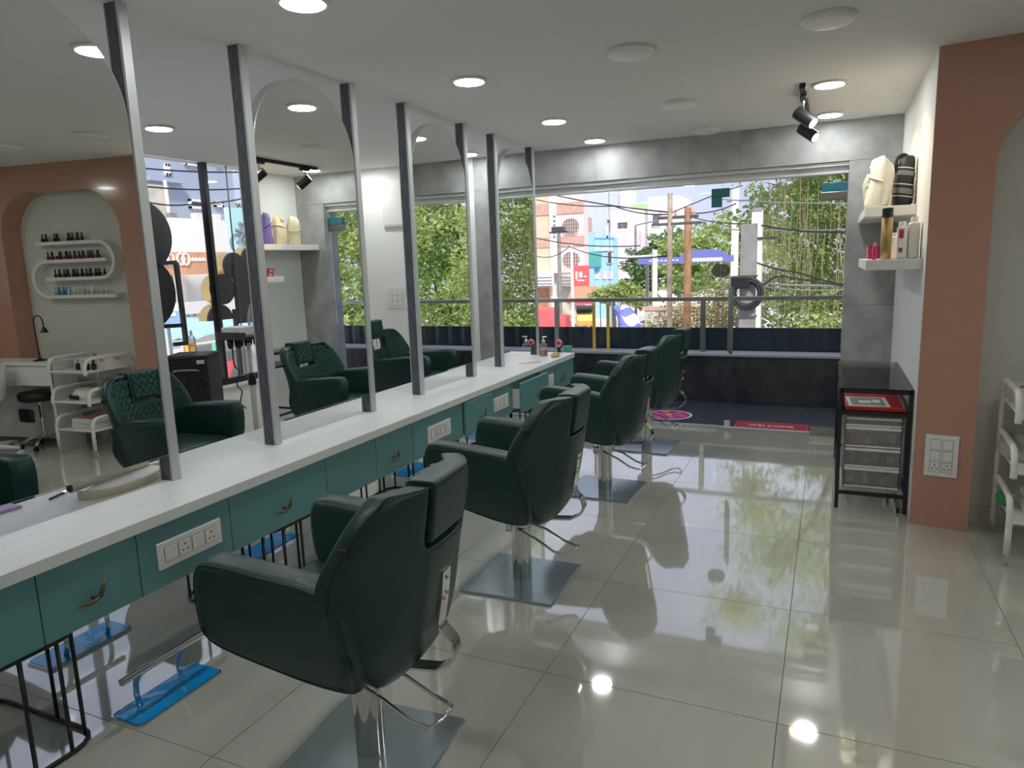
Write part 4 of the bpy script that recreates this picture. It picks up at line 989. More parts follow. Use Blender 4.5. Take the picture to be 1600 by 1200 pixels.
for px, l in ((928, 'left one of the two thin yellow rods behind the railing'), (950, 'right one of the two thin yellow rods behind the railing')):
    p = at_y(px, 500, 8.24); t = thing('yellow_rod', l, 'rod', (p.x, 8.24, .53), 0, 'yellow rods on the parapet')
    MB().box((-.018, -.008, 0), (.018, .008, .62), .002).build('strip', 'yellow', t); MB().box((-.03, -.02, 0), (.03, .02, .008)).build('foot_plate', 'yellow', t)
t = thing('door_mat', 'red welcome door mat with pale lettering outside the glass door', 'mat', (-.47, 6.98, -.03))
MB().box((-.33, -.16, 0), (.33, .16, .012), .004).build('pile', 'redmat', t)
MB().prism(rrect(-.31, -.14, .31, .14, .02, 3), lambda x, y: (x, y, .012), lambda x, y: (x, y, .0124)).build('border_print', 'red', t)
cu = bpy.data.curves.new('mat_lettering', 'FONT'); cu.body = 'WELCOME'; cu.size = .10; cu.align_x = 'CENTER'; cu.align_y = 'CENTER'; cu.extrude = .0005
tmp = bpy.data.objects.new('lettering_source', cu); COL.objects.link(tmp); bpy.context.view_layer.update()
me = bpy.data.meshes.new_from_object(tmp.evaluated_get(bpy.context.evaluated_depsgraph_get())); bpy.data.objects.remove(tmp)
o = link('lettering', me, 'white_print', t); o.location = (0, 0, .0128); o.scale = (.85, 1, 1)
p = at_y(1049, 657, 7.35)
t = thing('heart_sticker', 'round magenta and white floor sticker with a yellow centre on the balcony', 'sticker', (-1.50, 7.28, -.03))
MB().lathe([(.235, 0), (.235, .0015)], n=32).build('white_rim', 'white_print', t); MB().lathe([(.215, .0015), (.215, .002)], n=32).build('magenta_disc', 'magenta', t)
for k in range(6): MB().prism([(.05 * math.cos(R_(60 * k - 12)), .05 * math.sin(R_(60 * k - 12))), (.17 * math.cos(R_(60 * k - 20)), .17 * math.sin(R_(60 * k - 20))), (.17 * math.cos(R_(60 * k + 10)), .17 * math.sin(R_(60 * k + 10)))], lambda x, y: (x, y, .002), lambda x, y: (x, y, .0024)).build('petal', 'pinkp', t)
MB().lathe([(.04, .002), (.04, .003)], n=14).build('yellow_centre', 'yellow', t)

# ------------------------------------------------------------------ outside: street, buildings
SZ = -3.4
struct(MB().box((-90, 8.6, SZ - .3), (60, 140, SZ)).box((-90, -60, SZ - .3), (-5.8, 8.6, SZ)).build('ground_street', 'asphalt'))
def W2(b, parent, px0, py0, px1, py1, Y, frame='whitew', pane='pane', depth=.12, mull=1, bars=0):
    """one window: frame proud of the wall, panes set in it"""
    a, c = at_y(px0, py0, Y), at_y(px1, py1, Y); x0, x1 = a.x, c.x; z0, z1 = min(a.z, c.z), max(a.z, c.z); e = .05 * min(x1 - x0, z1 - z0) + .03
    f = MB().box((x0, Y - .12, z0), (x1, Y, z0 + e)).box((x0, Y - .12, z1 - e), (x1, Y, z1)).box((x0, Y - .12, z0), (x0 + e, Y, z1)).box((x1 - e, Y - .12, z0), (x1, Y, z1)).build('window', frame, parent)
    n = mull + 1
    for k in range(n):
        u0 = x0 + e + (x1 - x0 - 2 * e) * k / n + .02; u1 = x0 + e + (x1 - x0 - 2 * e) * (k + 1) / n - .02
        MB().box((u0, Y - .05, z0 + e), (u1, Y - .005, z1 - e)).build('pane', pane, f)
    for k in range(bars): 
        x = x0 + e + (x1 - x0 - 2 * e) * (k + .5) / bars; MB().box((x - .02, Y - .10, z0 + e), (x + .02, Y - .07, z1 - e)).build('bar', frame, f)
    return f
# peach and rose building
Y = 55.
pbld = thing('peach_building', 'peach and rose building with oval barred windows across the street', 'building', (0, 0, 0))
a, b, c = at_y(822, 400, Y).x, at_y(861, 400, Y).x, at_y(913, 400, Y).x; zt_ = at_y(880, 305, Y).z
MB().box((a - 4, Y, SZ), (b, Y + 1.1, zt_)).build('peach_wall', 'peach', pbld)
MB().box((b + .6, Y, SZ), (c, Y + 1.1, zt_)).build('rose_wall', 'rosep', pbld)
pil = MB().box((b, Y - .25, SZ), (b + .6, Y + 1.1, zt_ + .5)).build('pillar', 'pillar', pbld)
for k, py in enumerate((338, 345, 352, 358, 364, 370)):
    q = at_y(866, py, Y - .26); MB().box((q.x - .10, Y - .28, q.z - .10), (q.x + .10, Y - .25, q.z + .08)).build('letter', 'greyprint', pil)
for py, hh in ((326, .45), (378, .4)):
    z = at_y(870, py, Y).z
    MB().box((a - 4, Y - .08, z - hh), (b, Y, z + hh)).build('brown_band', 'brick', pbld); MB().box((b + .6, Y - .08, z - hh), (c, Y, z + hh)).build('brown_band', 'brick', pbld)
for px, py in ((892, 354), (893, 406)):
    q = at_y(px, py, Y); wd, hg = .72, .62
    def oval(k_, yy): return [(q.x + (p[0]) * k_, q.z + p[1] * k_) for p in rrect(-wd, -hg, wd, hg, hg * .95, 6)]
    f = MB().prism(oval(1.08, 0), lambda x, z: (x, Y - .12, z), lambda x, z: (x, Y, z)).build('oval_window', 'pillar', pbld)
    MB().prism(oval(1, 0), lambda x, z: (x, Y - .13, z), lambda x, z: (x, Y - .12, z)).build('pane', 'ovalpane', f)
    for k in range(-3, 4): MB().box((q.x + k * .2 - .012, Y - .17, q.z - hg * .9), (q.x + k * .2 + .012, Y - .14, q.z + hg * .9)).build('bar', 'pillar', f)
    for k in (-1, 0, 1): MB().box((q.x - wd, Y - .17, q.z + k * .28 - .012), (q.x + wd, Y - .14, q.z + k * .28 + .012)).build('bar', 'pillar', f)
z1_ = at_y(870, 424, Y).z
MB().box((a - 4, Y - 1.0, z1_ - .12), (c, Y, z1_ + .12)).build('balcony_slab', 'pillar', pbld)
for px0, px1, m in ((838, 866, 'whitew'), (872, 898, 'concrete')):
    q0, q1 = at_y(px0, 428, Y - .9), at_y(px1, 446, Y - .9); MB().box((q0.x, Y - 1.0, q1.z), (q1.x, Y - .9, q0.z)).build('shop_board', m, pbld)
    for k in range(3): MB().box((q0.x + .1, Y - 1.02, q1.z + .1 + .25 * k), (q1.x - .15, Y - 1.0, q1.z + .2 + .25 * k)).build('board_print', 'greyprint', pbld)
for px0, px1, m in ((840, 858, 'poleb'), (860, 876, 'brick'), (878, 900, 'concrete')):
    q0, q1 = at_y(px0, 450, Y), at_y(px1, 500, Y); MB().box((q0.x, Y - .1, SZ), (q1.x, Y, q0.z)).build('shop_shutter', m, pbld)
t = thing('red_signboard', 'square red signboard with white marks projecting from the rose building', 'signboard', at_y(908, 432, 53.5))
MB().box((-.65, -.1, -.85), (.65, .1, .85), .02).build('board', 'redc', t)
for x, z, sx, sz in ((-.35, .1, .08, .3), (.0, .15, .14, .22), (.38, .0, .12, .05), (.0, -.3, .3, .05)): MB().box((x - sx, -.115, z - sz), (x + sx, -.10, z + sz)).build('board_mark', 'white_print', t)
t = thing('shop_awning', 'coral sloping shop awning beneath the red signboard', 'awning', at_y(915, 448, 52)); MB().prism([(0, 0), (.1, .05), (1.5, -.9), (1.4, -1.0)], lambda y, z: (-1.0, -y, z), lambda y, z: (1.0, -y, z)).build('canvas', mat('coral_canvas', (.80, .25, .16), .7), t); MB().box((-1.02, -1.45, -1.25), (1.02, -1.40, -.92)).build('valance', 'redc', t)
# blue building
Y = 60.
bb = thing('blue_building', 'light blue building with arched ornaments and a teal shutter', 'building', (0, 0, 0))
a, c = at_y(911, 400, Y).x, at_y(958, 400, Y).x; zt_ = at_y(935, 372, Y).z
MB().box((a, Y, SZ), (c, Y + 1.6, zt_)).build('wall', 'bluew', bb)
MB().box((at_y(920, 400, Y).x, Y - .5, SZ), (at_y(930, 400, Y).x, Y, zt_ + .5)).build('pilaster', mat('pale_blue', (.36, .62, .86), .8), bb)
for px in (933, 945, 954): 
    q = at_y(px, 372, Y); MB().prism(arc(q.x, q.z, .35, 0, 180, 10), lambda x, z: (x, Y - .1, z), lambda x, z: (x, Y + .3, z)).build('arch_ornament', 'bluew', bb)
    q = at_y(px, 392, Y); MB().prism(arc(q.x, q.z, .28, 0, 180, 10), lambda x, z: (x, Y - .12, z), lambda x, z: (x, Y, z)).build('arch_ornament', 'rosep', bb)
q0, q1 = at_y(922, 393, Y), at_y(940, 416, Y); sh_ = MB().box((q0.x, Y - .6, q1.z), (q1.x, Y, q0.z)).build('teal_shutter', 'tealw', bb)
for k in range(8): MB().box((q0.x, Y - .63, q1.z + k * (q0.z - q1.z) / 8), (q1.x, Y - .6, q1.z + (k + .6) * (q0.z - q1.z) / 8)).build('slat', 'tealw', sh_)
W2(None, bb, 949, 393, 957, 412, Y, 'rosep', 'pane', mull=0)
for px in (930, 942, 951): MB().box((at_y(px, 420, Y).x, Y - .1, at_y(px, 436, Y).z), (at_y(px + 6, 420, Y).x, Y, at_y(px, 424, Y).z)).build('panel', 'lilacw', bb)
q0, q1 = at_y(911, 340, Y + 2), at_y(920, 362, Y + 2); MB().box((q0.x, Y + 1, q1.z), (q1.x, Y + 3, q0.z)).build('brown_tower', 'brick', bb)
# white building
Y = 72.
wbld = thing('white_building', 'large white building with rooftop rooms and a lilac lower wing', 'building', (0, 0, 0))
a, c = at_y(955, 400, Y).x, at_y(1062, 400, Y).x
MB().box((a, Y, SZ), (c, Y + 7, at_y(1000, 327, Y).z)).build('wall', 'whitew', wbld)
q0, q1 = at_y(953, 362, Y - 3), at_y(992, 450, Y - 3); MB().box((q0.x, Y - 3, SZ), (q1.x, Y, q0.z)).build('lilac_wing', 'lilacw', wbld)
q0, q1 = at_y(972, 318, Y), at_y(1022, 330, Y); MB().box((q0.x, Y + 1, q1.z - .3), (q1.x, Y + 6, q0.z)).build('roof_room', 'whitew', wbld)
q0, q1 = at_y(1016, 309, Y), at_y(1062, 340, Y); MB().box((q0.x, Y - 1, SZ), (q1.x, Y + 6, q0.z)).build('stair_tower', mat('cream_plaster', (.82, .76, .68), .8), wbld)
q0, q1 = at_y(985, 319, Y), at_y(1012, 324, Y); MB().box((q0.x, Y + .9, q1.z), (q1.x, Y + 1.0, q0.z)).build('green_board', mat('green_board', (.35, .65, .25), .7), wbld)
q0, q1 = at_y(943, 344, Y), at_y(957, 400, Y); MB().box((q0.x, Y + 1, SZ), (q1.x, Y + 4, q0.z)).build('side_tower', 'whitew', wbld)
W2(None, wbld, 964, 347, 982, 358, Y); W2(None, wbld, 1019, 334, 1031, 354, Y - 1, mull=2); W2(None, wbld, 948, 343, 953, 349, Y + 1, mull=0); W2(None, wbld, 985, 374, 995, 385, Y)
MB().lathe([(.9, 0), (.95, .2), (.95, 1.3), (.4, 1.7)], (at_y(980, 308, Y + 3).x, Y + 3, at_y(1000, 318, Y).z), 16).build('water_tank', 'pillar', wbld, 'auto')
MB().box((at_y(957, 360, Y - .5).x, Y - .8, at_y(957, 362, Y).z), (at_y(992, 360, Y).x, Y, at_y(957, 359, Y).z)).build('sunshade', 'rosep', wbld)
# hoarding
Y = 33.
t = thing('blue_hoarding', 'long blue street hoarding with white lettering among the trees', 'signboard', (0, 0, 0))
a, c = at_y(998, 408, Y).x, at_y(1146, 404, Y).x; z0, z1 = at_y(1070, 411, Y).z, at_y(1070, 401, Y).z
MB().box((a, Y - .1, z0), (c, Y + .1, z1)).build('board', 'bannerb', t)
q = at_y(1100, 401, Y); MB().prism([(q.x + 1.05 * math.cos(R_(k)), z1 + .3 * math.sin(R_(k))) for k in range(0, 181, 15)], lambda x, z: (x, Y - .1, z), lambda x, z: (x, Y + .1, z)).build('board_crown', 'bannerb', t)
for k in range(9): MB().lathe([(.05, -.02), (.09, -.01), (.09, 0)], (at_y(1085 + 5.2 * k, 405, Y).x, Y - .1, (z0 + z1) / 2 - .02), 10, 'y').build('letter', 'white_print', t)
for k in range(8): MB().box((at_y(1015 + 6 * k, 405, Y).x, Y - .12, (z0 + z1) / 2 - .03), (at_y(1018.5 + 6 * k, 405, Y).x, Y - .1, (z0 + z1) / 2 + .03)).build('letter', 'white_print', t)
for x in (a + .4, c - .4): MB().tube([(x, Y, SZ), (x, Y, z1)], .08, 8).build('support', 'steel', t)
# low walls and stalls down the street
t = thing('red_canopy', 'row of red stall canopies at the street corner', 'canopy', (0, 0, 0))
for px, py, wd in ((938, 462, 1.0), (966, 460, 1.5), (985, 461, 1.2)):
    q = at_y(px, py, 46); MB().lathe([(wd, -.25), (wd * .95, -.1), (wd * .3, .3), (.03, .4)], (q.x, 46, q.z), 8).build('canopy_top', 'redc', t); MB().tube([(q.x, 46, SZ), (q.x, 46, q.z + .3)], .04, 6).build('canopy_pole', 'steel', t)
q = at_y(850, 492, 44)
t = thing('red_van', 'red delivery van on the street beyond the railing', 'van', (q.x, 44, SZ), R_(12))
MB().box((-1.6, -.8, .35), (1.0, .8, 2.0), .15, 3).build('cargo_body', 'redc', t, 'auto'); MB().box((1.0, -.78, .35), (1.8, .78, 1.5), .15, 3).build('cab', 'redc', t, 'auto'); MB().box((1.3, -.7, 1.0), (1.82, .7, 1.42), .05).build('windscreen', 'pane', t)
for x in (-1.0, 1.2):
    for y in (-.8, .8): MB().lathe([(.33, -.1), (.33, .1)], (x, y, .33), 14, 'y').build('wheel', 'autok', t)
q = at_y(914, 514, 50)
t = thing('auto_rickshaw', 'yellow auto rickshaw with a black hood driving down the street', 'rickshaw', (q.x, 50, SZ), R_(-70))
MB().prism([(-1.1, .35), (1.15, .35), (1.25, .75), (.95, 1.15), (-.95, 1.15), (-1.15, .9)], lambda x, z: (x, -.6, z), lambda x, z: (x, .6, z)).build('body', 'autoy', t, bevel=.05)
MB().prism([(-1.0, 1.15), (-1.0, 1.55), (-.85, 1.72), (.55, 1.72), (.75, 1.6), (.70, 1.5), (-.8, 1.5), (-.9, 1.15)], lambda x, z: (x, -.6, z), lambda x, z: (x, .6, z)).build('hood', 'autok', t, bevel=.04)
MB().prism([(.95, 1.15), (1.0, 1.15), (.75, 1.62), (.70, 1.62)], lambda x, z: (x, -.55, z), lambda x, z: (x, .55, z)).build('windscreen', 'tglass', t)
MB().box((-.6, -.62, .55), (.4, .62, 1.1)).build('side_panel', 'autoy', t)
for x, y in ((.95, 0), (-.75, -.5), (-.75, .5)): MB().lathe([(.22, -.06), (.22, .06)], (x, y, .22), 14, 'y').build('wheel', 'autok', t)
MB().lathe([(.09, 0), (.08, .05)], (1.2, 0, .8), 12, 'x').build('headlamp', 'plastic', t)
# people (one continuous skinned body with clothes over it)
def skin_mesh(name, verts, edges, radii, m, parent, root=0):
    me = bpy.data.meshes.new(name); me.from_pydata(verts, edges, []); o = link(name, me, m, parent)
    md = o.modifiers.new('skin', 'SKIN'); md.use_smooth_shade = True
    for i, r in enumerate(radii): me.skin_vertices[0].data[i].radius = (r, r); me.skin_vertices[0].data[i].use_root = (i == root)
    s_ = o.modifiers.new('sub', 'SUBSURF'); s_.levels = s_.render_levels = 1
    return o
def person(label, loc, rz, shirt, pants, sit=False):
    t = thing('person', label, 'person', loc, rz)
    hp = .78 if sit else .92; kn = (.42, hp - .05) if sit else (.03, .48); ft = (.40, .12) if sit else (-.02, .06)
    vs = [(0, 0, hp), (0, 0, hp + .28), (.02, 0, hp + .50), (.03, 0, hp + .58), (.05, 0, hp + .70), (.05, 0, hp + .80)]
    es = [(0, 1), (1, 2), (2, 3), (3, 4), (4, 5)]; rd = [.14, .13, .13, .055, .085, .075]
    for s in (-1, 1):
        n = len(vs); vs += [(0, s * .20, hp + .48), (.08 if sit else 0, s * .26, hp + .22), (.34 if sit else .06, s * .22, hp + .10 if sit else hp - .02), (.42 if sit else .08, s * .20, hp + .10 if sit else hp - .14)]
        es += [(2, n), (n, n + 1), (n + 1, n + 2), (n + 2, n + 3)]; rd += [.06, .045, .036, .035]
        n = len(vs); vs += [(0.02, s * .10, hp - .08), (kn[0], s * .13, kn[1]), (ft[0], s * .13, ft[1]), (ft[0] + .16, s * .13, ft[1] - .02)]
        es += [(0, n), (n, n + 1), (n + 1, n + 2), (n + 2, n + 3)]; rd += [.09, .06, .045, .04]
    skin_mesh('body', vs, es, rd, 'skin', t)
    tv = [vs[0], vs[1], vs[2], vs[6], vs[7], vs[14], vs[15]]; skin_mesh('shirt', tv, [(0, 1), (1, 2), (2, 3), (3, 4), (2, 5), (5, 6)], [.155, .150, .150, .078, .06, .078, .06], shirt, t)
    lv_ = [vs[0], vs[10], vs[11], vs[12], vs[18], vs[19], vs[20]]; skin_mesh('trousers', lv_, [(0, 1), (1, 2), (2, 3), (0, 4), (4, 5), (5, 6)], [.145, .105, .075, .06, .105, .075, .06], pants, t)
    hb = MB().lathe([(.02, .11), (.07, .085), (.092, .03), (.088, -.02), (.07, -.05)], (.035, 0, hp + .75), 12).build('hair', 'black', t, True)
    for s in (-1, 1):
        MB().lathe([(.002, .0), (.010, .004), (.002, .010)], (.128, s * .03, hp + .755), 6, 'x').build('eye', 'black', t)
    MB().prism([(-.012, 0), (.012, 0), (0, .035)], lambda y, z: (.125, y, hp + .715 + z), lambda y, z: (.147 - z * .5, y * .5, hp + .715 + z)).build('nose', 'skin', t)
    return t
def motorbike(label, loc, rz, m):
    t = thing('motorbike', label, 'motorbike', loc, rz, 'motorbikes on the street')
    for x in (-.62, .62):
        w_ = MB().tube([(x + .27 * math.cos(R_(a)), 0, .30 + .27 * math.sin(R_(a))) for a in range(0, 360, 24)], .045, 8, closed=True).build('wheel', 'autok', t, True); MB().lathe([(.08, -.05), (.08, .05)], (x, 0, .30), 10, 'y').build('hub', 'chrome', w_)
    MB().tube([(-.62, 0, .30), (-.2, 0, .45), (.1, 0, .45), (.42, 0, .85)], .06, 8).build('frame', 'autok', t, True)
    MB().tube([(.62, 0, .30), (.42, 0, .95)], .03, 8).build('fork', 'chrome', t); MB().box((-.05, -.14, .62), (.38, .14, .85), .06, 3).build('fuel_tank', m, t, 'auto'); MB().box((-.62, -.12, .66), (-.02, .12, .76), .04, 3).build('seat', 'autok', t, 'auto')
    MB().tube([(.36, -.32, 1.02), (.44, 0, .96), (.36, .32, 1.02)], .018, 8).build('handlebar', 'chrome', t, True); MB().lathe([(.09, 0), (.07, .08)], (.48, 0, .85), 12, 'x').build('headlamp', 'plastic', t); MB().box((-.2, -.12, .25), (.2, .12, .5), .03).build('engine', 'darksteel', t)
q = at_y(872, 500, 47); motorbike('dark motorbike ridden past the red van', (q.x, 47, SZ), R_(-60), 'bluecloth'); person('person in a pink shirt riding a motorbike on the street', (q.x - .05, 47 + .08, SZ), R_(-60), 'rosep', 'bluecloth', True)
q = at_y(1004, 492, 48); motorbike('grey motorbike parked beyond the purple banner', (q.x, 48, SZ), R_(15), 'steel')
q = at_y(889, 503, 48); motorbike('black motorbike parked beside the yellow rickshaw', (q.x, 48, SZ), R_(-40), 'autok')
q = at_y(1035, 490, 40); person('person in white clothes walking along the street', (q.x, 40, SZ), R_(-120), 'whitew', 'concrete')
# torn banner
t = thing('purple_banner', 'torn purple and white cloth banner sagging beyond the railing', 'banner', (0, 0, 0))
A, B, C_, D_ = at_y(957, 479, 12.), at_y(985, 484, 12.), at_y(1012, 518, 11.6), at_y(972, 520, 11.6)
def cloth(u0, u1, v0, v1, m, nm):
    b = MB(); g = {}
    for i in range(9):
        for j in range(9):
            u, v = u0 + (u1 - u0) * i / 8, v0 + (v1 - v0) * j / 8
            p = A.lerp(B, u).lerp(D_.lerp(C_, u), v); g[i, j] = b.bm.verts.new(p + V(0, .08 * math.sin(7 * u + 5 * v), .03 * math.sin(9 * u)))
    for i in range(8):
        for j in range(8): b.bm.faces.new((g[i, j], g[i + 1, j], g[i + 1, j + 1], g[i, j + 1]))
    o = b.build(nm, m, t, True); o.modifiers.new('thick', 'SOLIDIFY').thickness = .006
cloth(0, 1, 0, .30, 'bannerb', 'purple_cloth'); cloth(.35, 1, .30, .72, 'whitew', 'white_cloth'); cloth(0, .35, .30, .72, 'bannerb', 'purple_cloth'); cloth(0, 1, .72, 1, 'bannerb', 'purple_cloth')
MB().tube([A + V(0, .02, .1), V(A.x, A.y + .02, SZ)], .03, 8).build('banner_pole', 'steel', t)
# poles and cables
def pole(name, label, px, py, Y, r, m, taper=.8, square=False):
    q = at_y(px, py, Y); t = thing(name, label, 'pole', (q.x, Y, SZ), 0, 'street poles'); h_ = q.z - SZ
    if square: MB().prism([(-r, -r * .8), (r, -r * .8), (r, r * .8), (-r, r * .8)], lambda x, y: (x, y, 0), lambda x, y: (x * taper, y * taper, h_)).build('shaft', m, t)
    else: MB().tube([(0, 0, 0), (0, 0, h_)], [r, r * taper], 10).build('shaft', m, t, 'auto')
    return t, h_
t, h_ = pole('concrete_pole', 'thick grey concrete pole carrying a black cable coil', 1171, 350, 13., .14, 'pole', .9, True)
q = at_y(1170, 458, 12.85)
for k in range(7):
    R0 = .19 + .012 * k; MB().tube([(R0 * math.cos(R_(a)), -.17 - .02 * (k % 3), q.z - SZ + R0 * 1.05 * math.sin(R_(a))) for a in range(0, 360, 15)], .022, 6, closed=True).build('cable_coil', 'cable', t, True)
z_ = at_y(1166, 440, 12.8).z - SZ; MB().box((-.27, -.24, z_ - .12), (.05, -.14, z_ + .10), .03).build('splice_box', 'blackp', t)
for dz in (.9, 1.6): MB().tube([(-.15, 0, h_ - dz), (.15, 0, h_ - dz)], .155, 8).build('clamp_band', 'steel', t) if False else MB().box((-.15, -.13, h_ - dz), (.15, .13, h_ - dz + .03)).build('clamp_band', 'steel', t)
t, h_ = pole('pale_pole', 'pale concrete pole just behind the cable coil pole', 1184, 328, 15., .12, 'polew', .85, True); MB().box((-.12, -.1, h_ - .58), (.38, -.04, h_ - .53)).build('bracket', 'darksteel', t); MB().box((-.09, -.1, h_ - .02), (.09, .1, h_ + .04)).build('insulator', 'pole', t)
t, h_ = pole('wooden_pole', 'brown pole with a rusty lower half among the trees', 1075, 324, 24., .14, 'poleb', .8); MB().box((-1.0, -.08, h_ - .35), (.35, .0, h_ - .25)).build('cross_arm', 'darksteel', t)
for x in (-.9, -.4, .2): MB().lathe([(.05, h_ - .25), (.06, h_ - .15), (.02, h_ - .05)], (x, -.04, 0), 8).build('insulator', 'brick', t)
t, h_ = pole('wooden_pole', 'slim brown pole wrapped in wires left of the rusty one', 1047, 302, 22., .09, 'polebr', .8); MB().box((-.55, -.06, h_ - .95), (.95, .0, h_ - .87)).build('cross_arm', 'darksteel', t)
t, h_ = pole('lamp_post', 'white lamp post with a long side arm above the street', 1023, 390, 30., .13, 'polew', .9); MB().tube([(0, 0, h_ - .25), (-1.1, 0, h_ - .28)], .05, 8).build('lamp_arm', 'polew', t); MB().box((-1.5, -.12, h_ - .34), (-1.0, .12, h_ - .22), .03).build('lamp_head', 'plastic', t)
pole('lamp_post', 'thin white post in front of the rose building', 893, 382, 42., .12, 'polew'); 
t, h_ = pole('wooden_pole', 'dark steel pole with a transformer arm before the rose building', 873, 362, 49., .16, 'pole'); MB().box((-.7, -.1, h_ - .1), (.7, .1, h_ + .02)).build('cross_arm', 'darksteel', t); MB().box((-.5, -.25, h_ + .02), (.5, .25, h_ + .35), .05).build('transformer', 'darksteel', t)
t, h_ = pole('pale_pole', 'tall pale tower post beyond the hoarding', 1150, 292, 36., .17, 'polew', .9, True); MB().box((-.4, -.1, h_ - .7), (.9, 0, h_ - .62)).build('bracket', 'steel', t)
pole('pale_pole', 'pale post among the trees, seen only in the farthest mirror', 1400, 330, 17., .13, 'polew', .85, True)
t, h_ = pole('lamp_post', 'grey post with a bent lamp arm before the white building', 993, 352, 50., .10, 'pole'); MB().tube([(0, 0, h_), (1.6, 0, h_ + .25)], .05, 6).build('lamp_arm', 'pole', t)
def cable(label, pts, r, sag, m='cable'):
    P = [Vector(p) for p in pts]; out = []
    for a, b in zip(P, P[1:]):
        for k in range(10):
            u = k / 10; p = a.lerp(b, u); p.z -= sag * 4 * u * (1 - u); out.append(p)
    out.append(P[-1]); tag(MB().tube(out, r, 5).build('overhead_cable', m, None, True), label, 'cable', 'overhead cables')
cable('cable sagging from the rose building to the slim brown pole', [at_y(838, 298, 30), at_y(1048, 332, 22)], .025, .1)
cable('second cable running just under the first to the cross arms', [at_y(838, 312, 30), at_y(960, 322, 26), at_y(1046, 335, 22)], .022, .1)
cable('cable between the two brown poles and the tower post', [at_y(1078, 333, 24), at_y(1150, 318, 24)], .02, .1)
cable('upper pale cable across the tree crown at right', [at_y(1110, 310, 18), at_y(1330, 318, 14)], .012, .03, 'wire')
cable('lower pale cable across the tree crown at right', [at_y(1130, 358, 18), at_y(1330, 358, 14)], .012, .03, 'wire')
cable('dark cable running from the brown pole to the coil pole', [at_y(1084, 340, 24), at_y(1180, 350, 15), at_y(1330, 362, 14)], .016, .06)
cable('cable leaving the coil pole towards the right', [at_y(1181, 410, 14.8), at_y(1250, 426, 14), at_y(1330, 446, 13)], .016, .03)
cable('thick black splice cable hanging right of the coil', [at_y(1188, 447, 12.83), at_y(1212, 432, 12.8), at_y(1225, 431, 12.8), at_y(1268, 438, 12.8), at_y(1325, 447, 12.8)], .016, .01)
cable('lowest pale cable bundle beside the coil', [at_y(1182, 441, 14.9), at_y(1325, 446, 13.5)], .018, .03, 'wire')
cable('thin pale cable under the coil bundle', [at_y(1182, 446, 14.9), at_y(1325, 452, 13.5)], .012, .05, 'wire')
cable('cable crossing the blue building', [at_y(838, 372, 40), at_y(1000, 384, 36)], .03, .2)
cable('cable crossing the rose building below the oval window', [at_y(838, 400, 40), at_y(890, 385, 41), at_y(1045, 400, 22)], .025, .3)
cable('rising cable beyond the brown poles', [at_y(1050, 332, 22), at_y(1127, 300, 22), at_y(1160, 290, 22)], .016, .0)

# ------------------------------------------------------------------ trees
import numpy as np
def leaf_cloud(name, blobs, n, size, m, parent, seed, shell=.55, flat=.0):
    r = np.random.default_rng(seed)
    vol = np.array([b_[3] * b_[4] * b_[5] for b_ in blobs]) ** .75; idx = r.choice(len(blobs), n, p=vol / vol.sum())
    B_ = np.array(blobs)[idx]
    d = r.normal(size=(n, 3)); d /= np.linalg.norm(d, axis=1)[:, None]
    rad = (shell + (1 - shell) * r.random(n)) * (1 + .18 * np.sin(5 * d[:, 0] + 7 * d[:, 2] + idx))
    c = B_[:, :3] + d * B_[:, 3:6] * rad[:, None]
    u = r.normal(size=(n, 3)); u[:, 2] *= .6; u /= np.linalg.norm(u, axis=1)[:, None]
    v = np.cross(u, r.normal(size=(n, 3))); v /= np.linalg.norm(v, axis=1)[:, None]
    s = size * (.6 + .8 * r.random(n))[:, None]
    P = np.stack([c - u * s, c + v * s * .55, c + u * s, c - v * s * .55], 1).reshape(-1, 3)
    me = bpy.data.meshes.new(name); me.vertices.add(4 * n); me.vertices.foreach_set('co', P.ravel().astype(np.float32))
    me.loops.add(4 * n); me.loops.foreach_set('vertex_index', np.arange(4 * n, dtype=np.int32))
    me.polygons.add(n); me.polygons.foreach_set('loop_start', np.arange(0, 4 * n, 4, dtype=np.int32)); me.update(); me.validate()
    o = link(name, me, m, parent); o['kind'] = 'stuff'; return o
def branchy(t, base, tops, r0, seed):
    rr = random.Random(seed)
    fork = base.lerp(sum(tops, Vector()) / len(tops), .45)
    MB().tube(bez([base, base.lerp(fork, .5) + V(rr.uniform(-.15, .15), 0, 0), fork], 4), [r0] * 4 + [r0 * .85] * 4 + [r0 * .8], 8).build('trunk', 'bark', t, True)
    for tp in tops:
        mid = fork.lerp(tp, .5) + V(rr.uniform(-.3, .3), rr.uniform(-.2, .2), rr.uniform(0, .3)); pth = bez([fork, mid, tp], 5)
        br_ = MB().tube(pth, [r0 * (.5 - .4 * k / (len(pth) - 1)) for k in range(len(pth))], 6).build('branch', 'bark', t, True)
        for q in range(3):
            p = pth[4 + 2 * q]; e = p + V(rr.uniform(-.9, .9), rr.uniform(-.6, .6), rr.uniform(-.1, .9)); MB().tube([p, p.lerp(e, .5) + V(0, 0, .1), e], [r0 * .2, r0 * .13, r0 * .05], 5).build('twig', 'bark', br_, True)
def tree(label, base, tops, blobs, n, size, m, seed, r0=.16, name='street_tree', shell=.5):
    t = thing(name, label, 'tree', (0, 0, 0), 0, 'trees outside')
    branchy(t, Vector(base), [Vector(p) for p in tops], r0, seed); leaf_cloud('foliage', blobs, n, size, m, t, seed, shell)
    return t
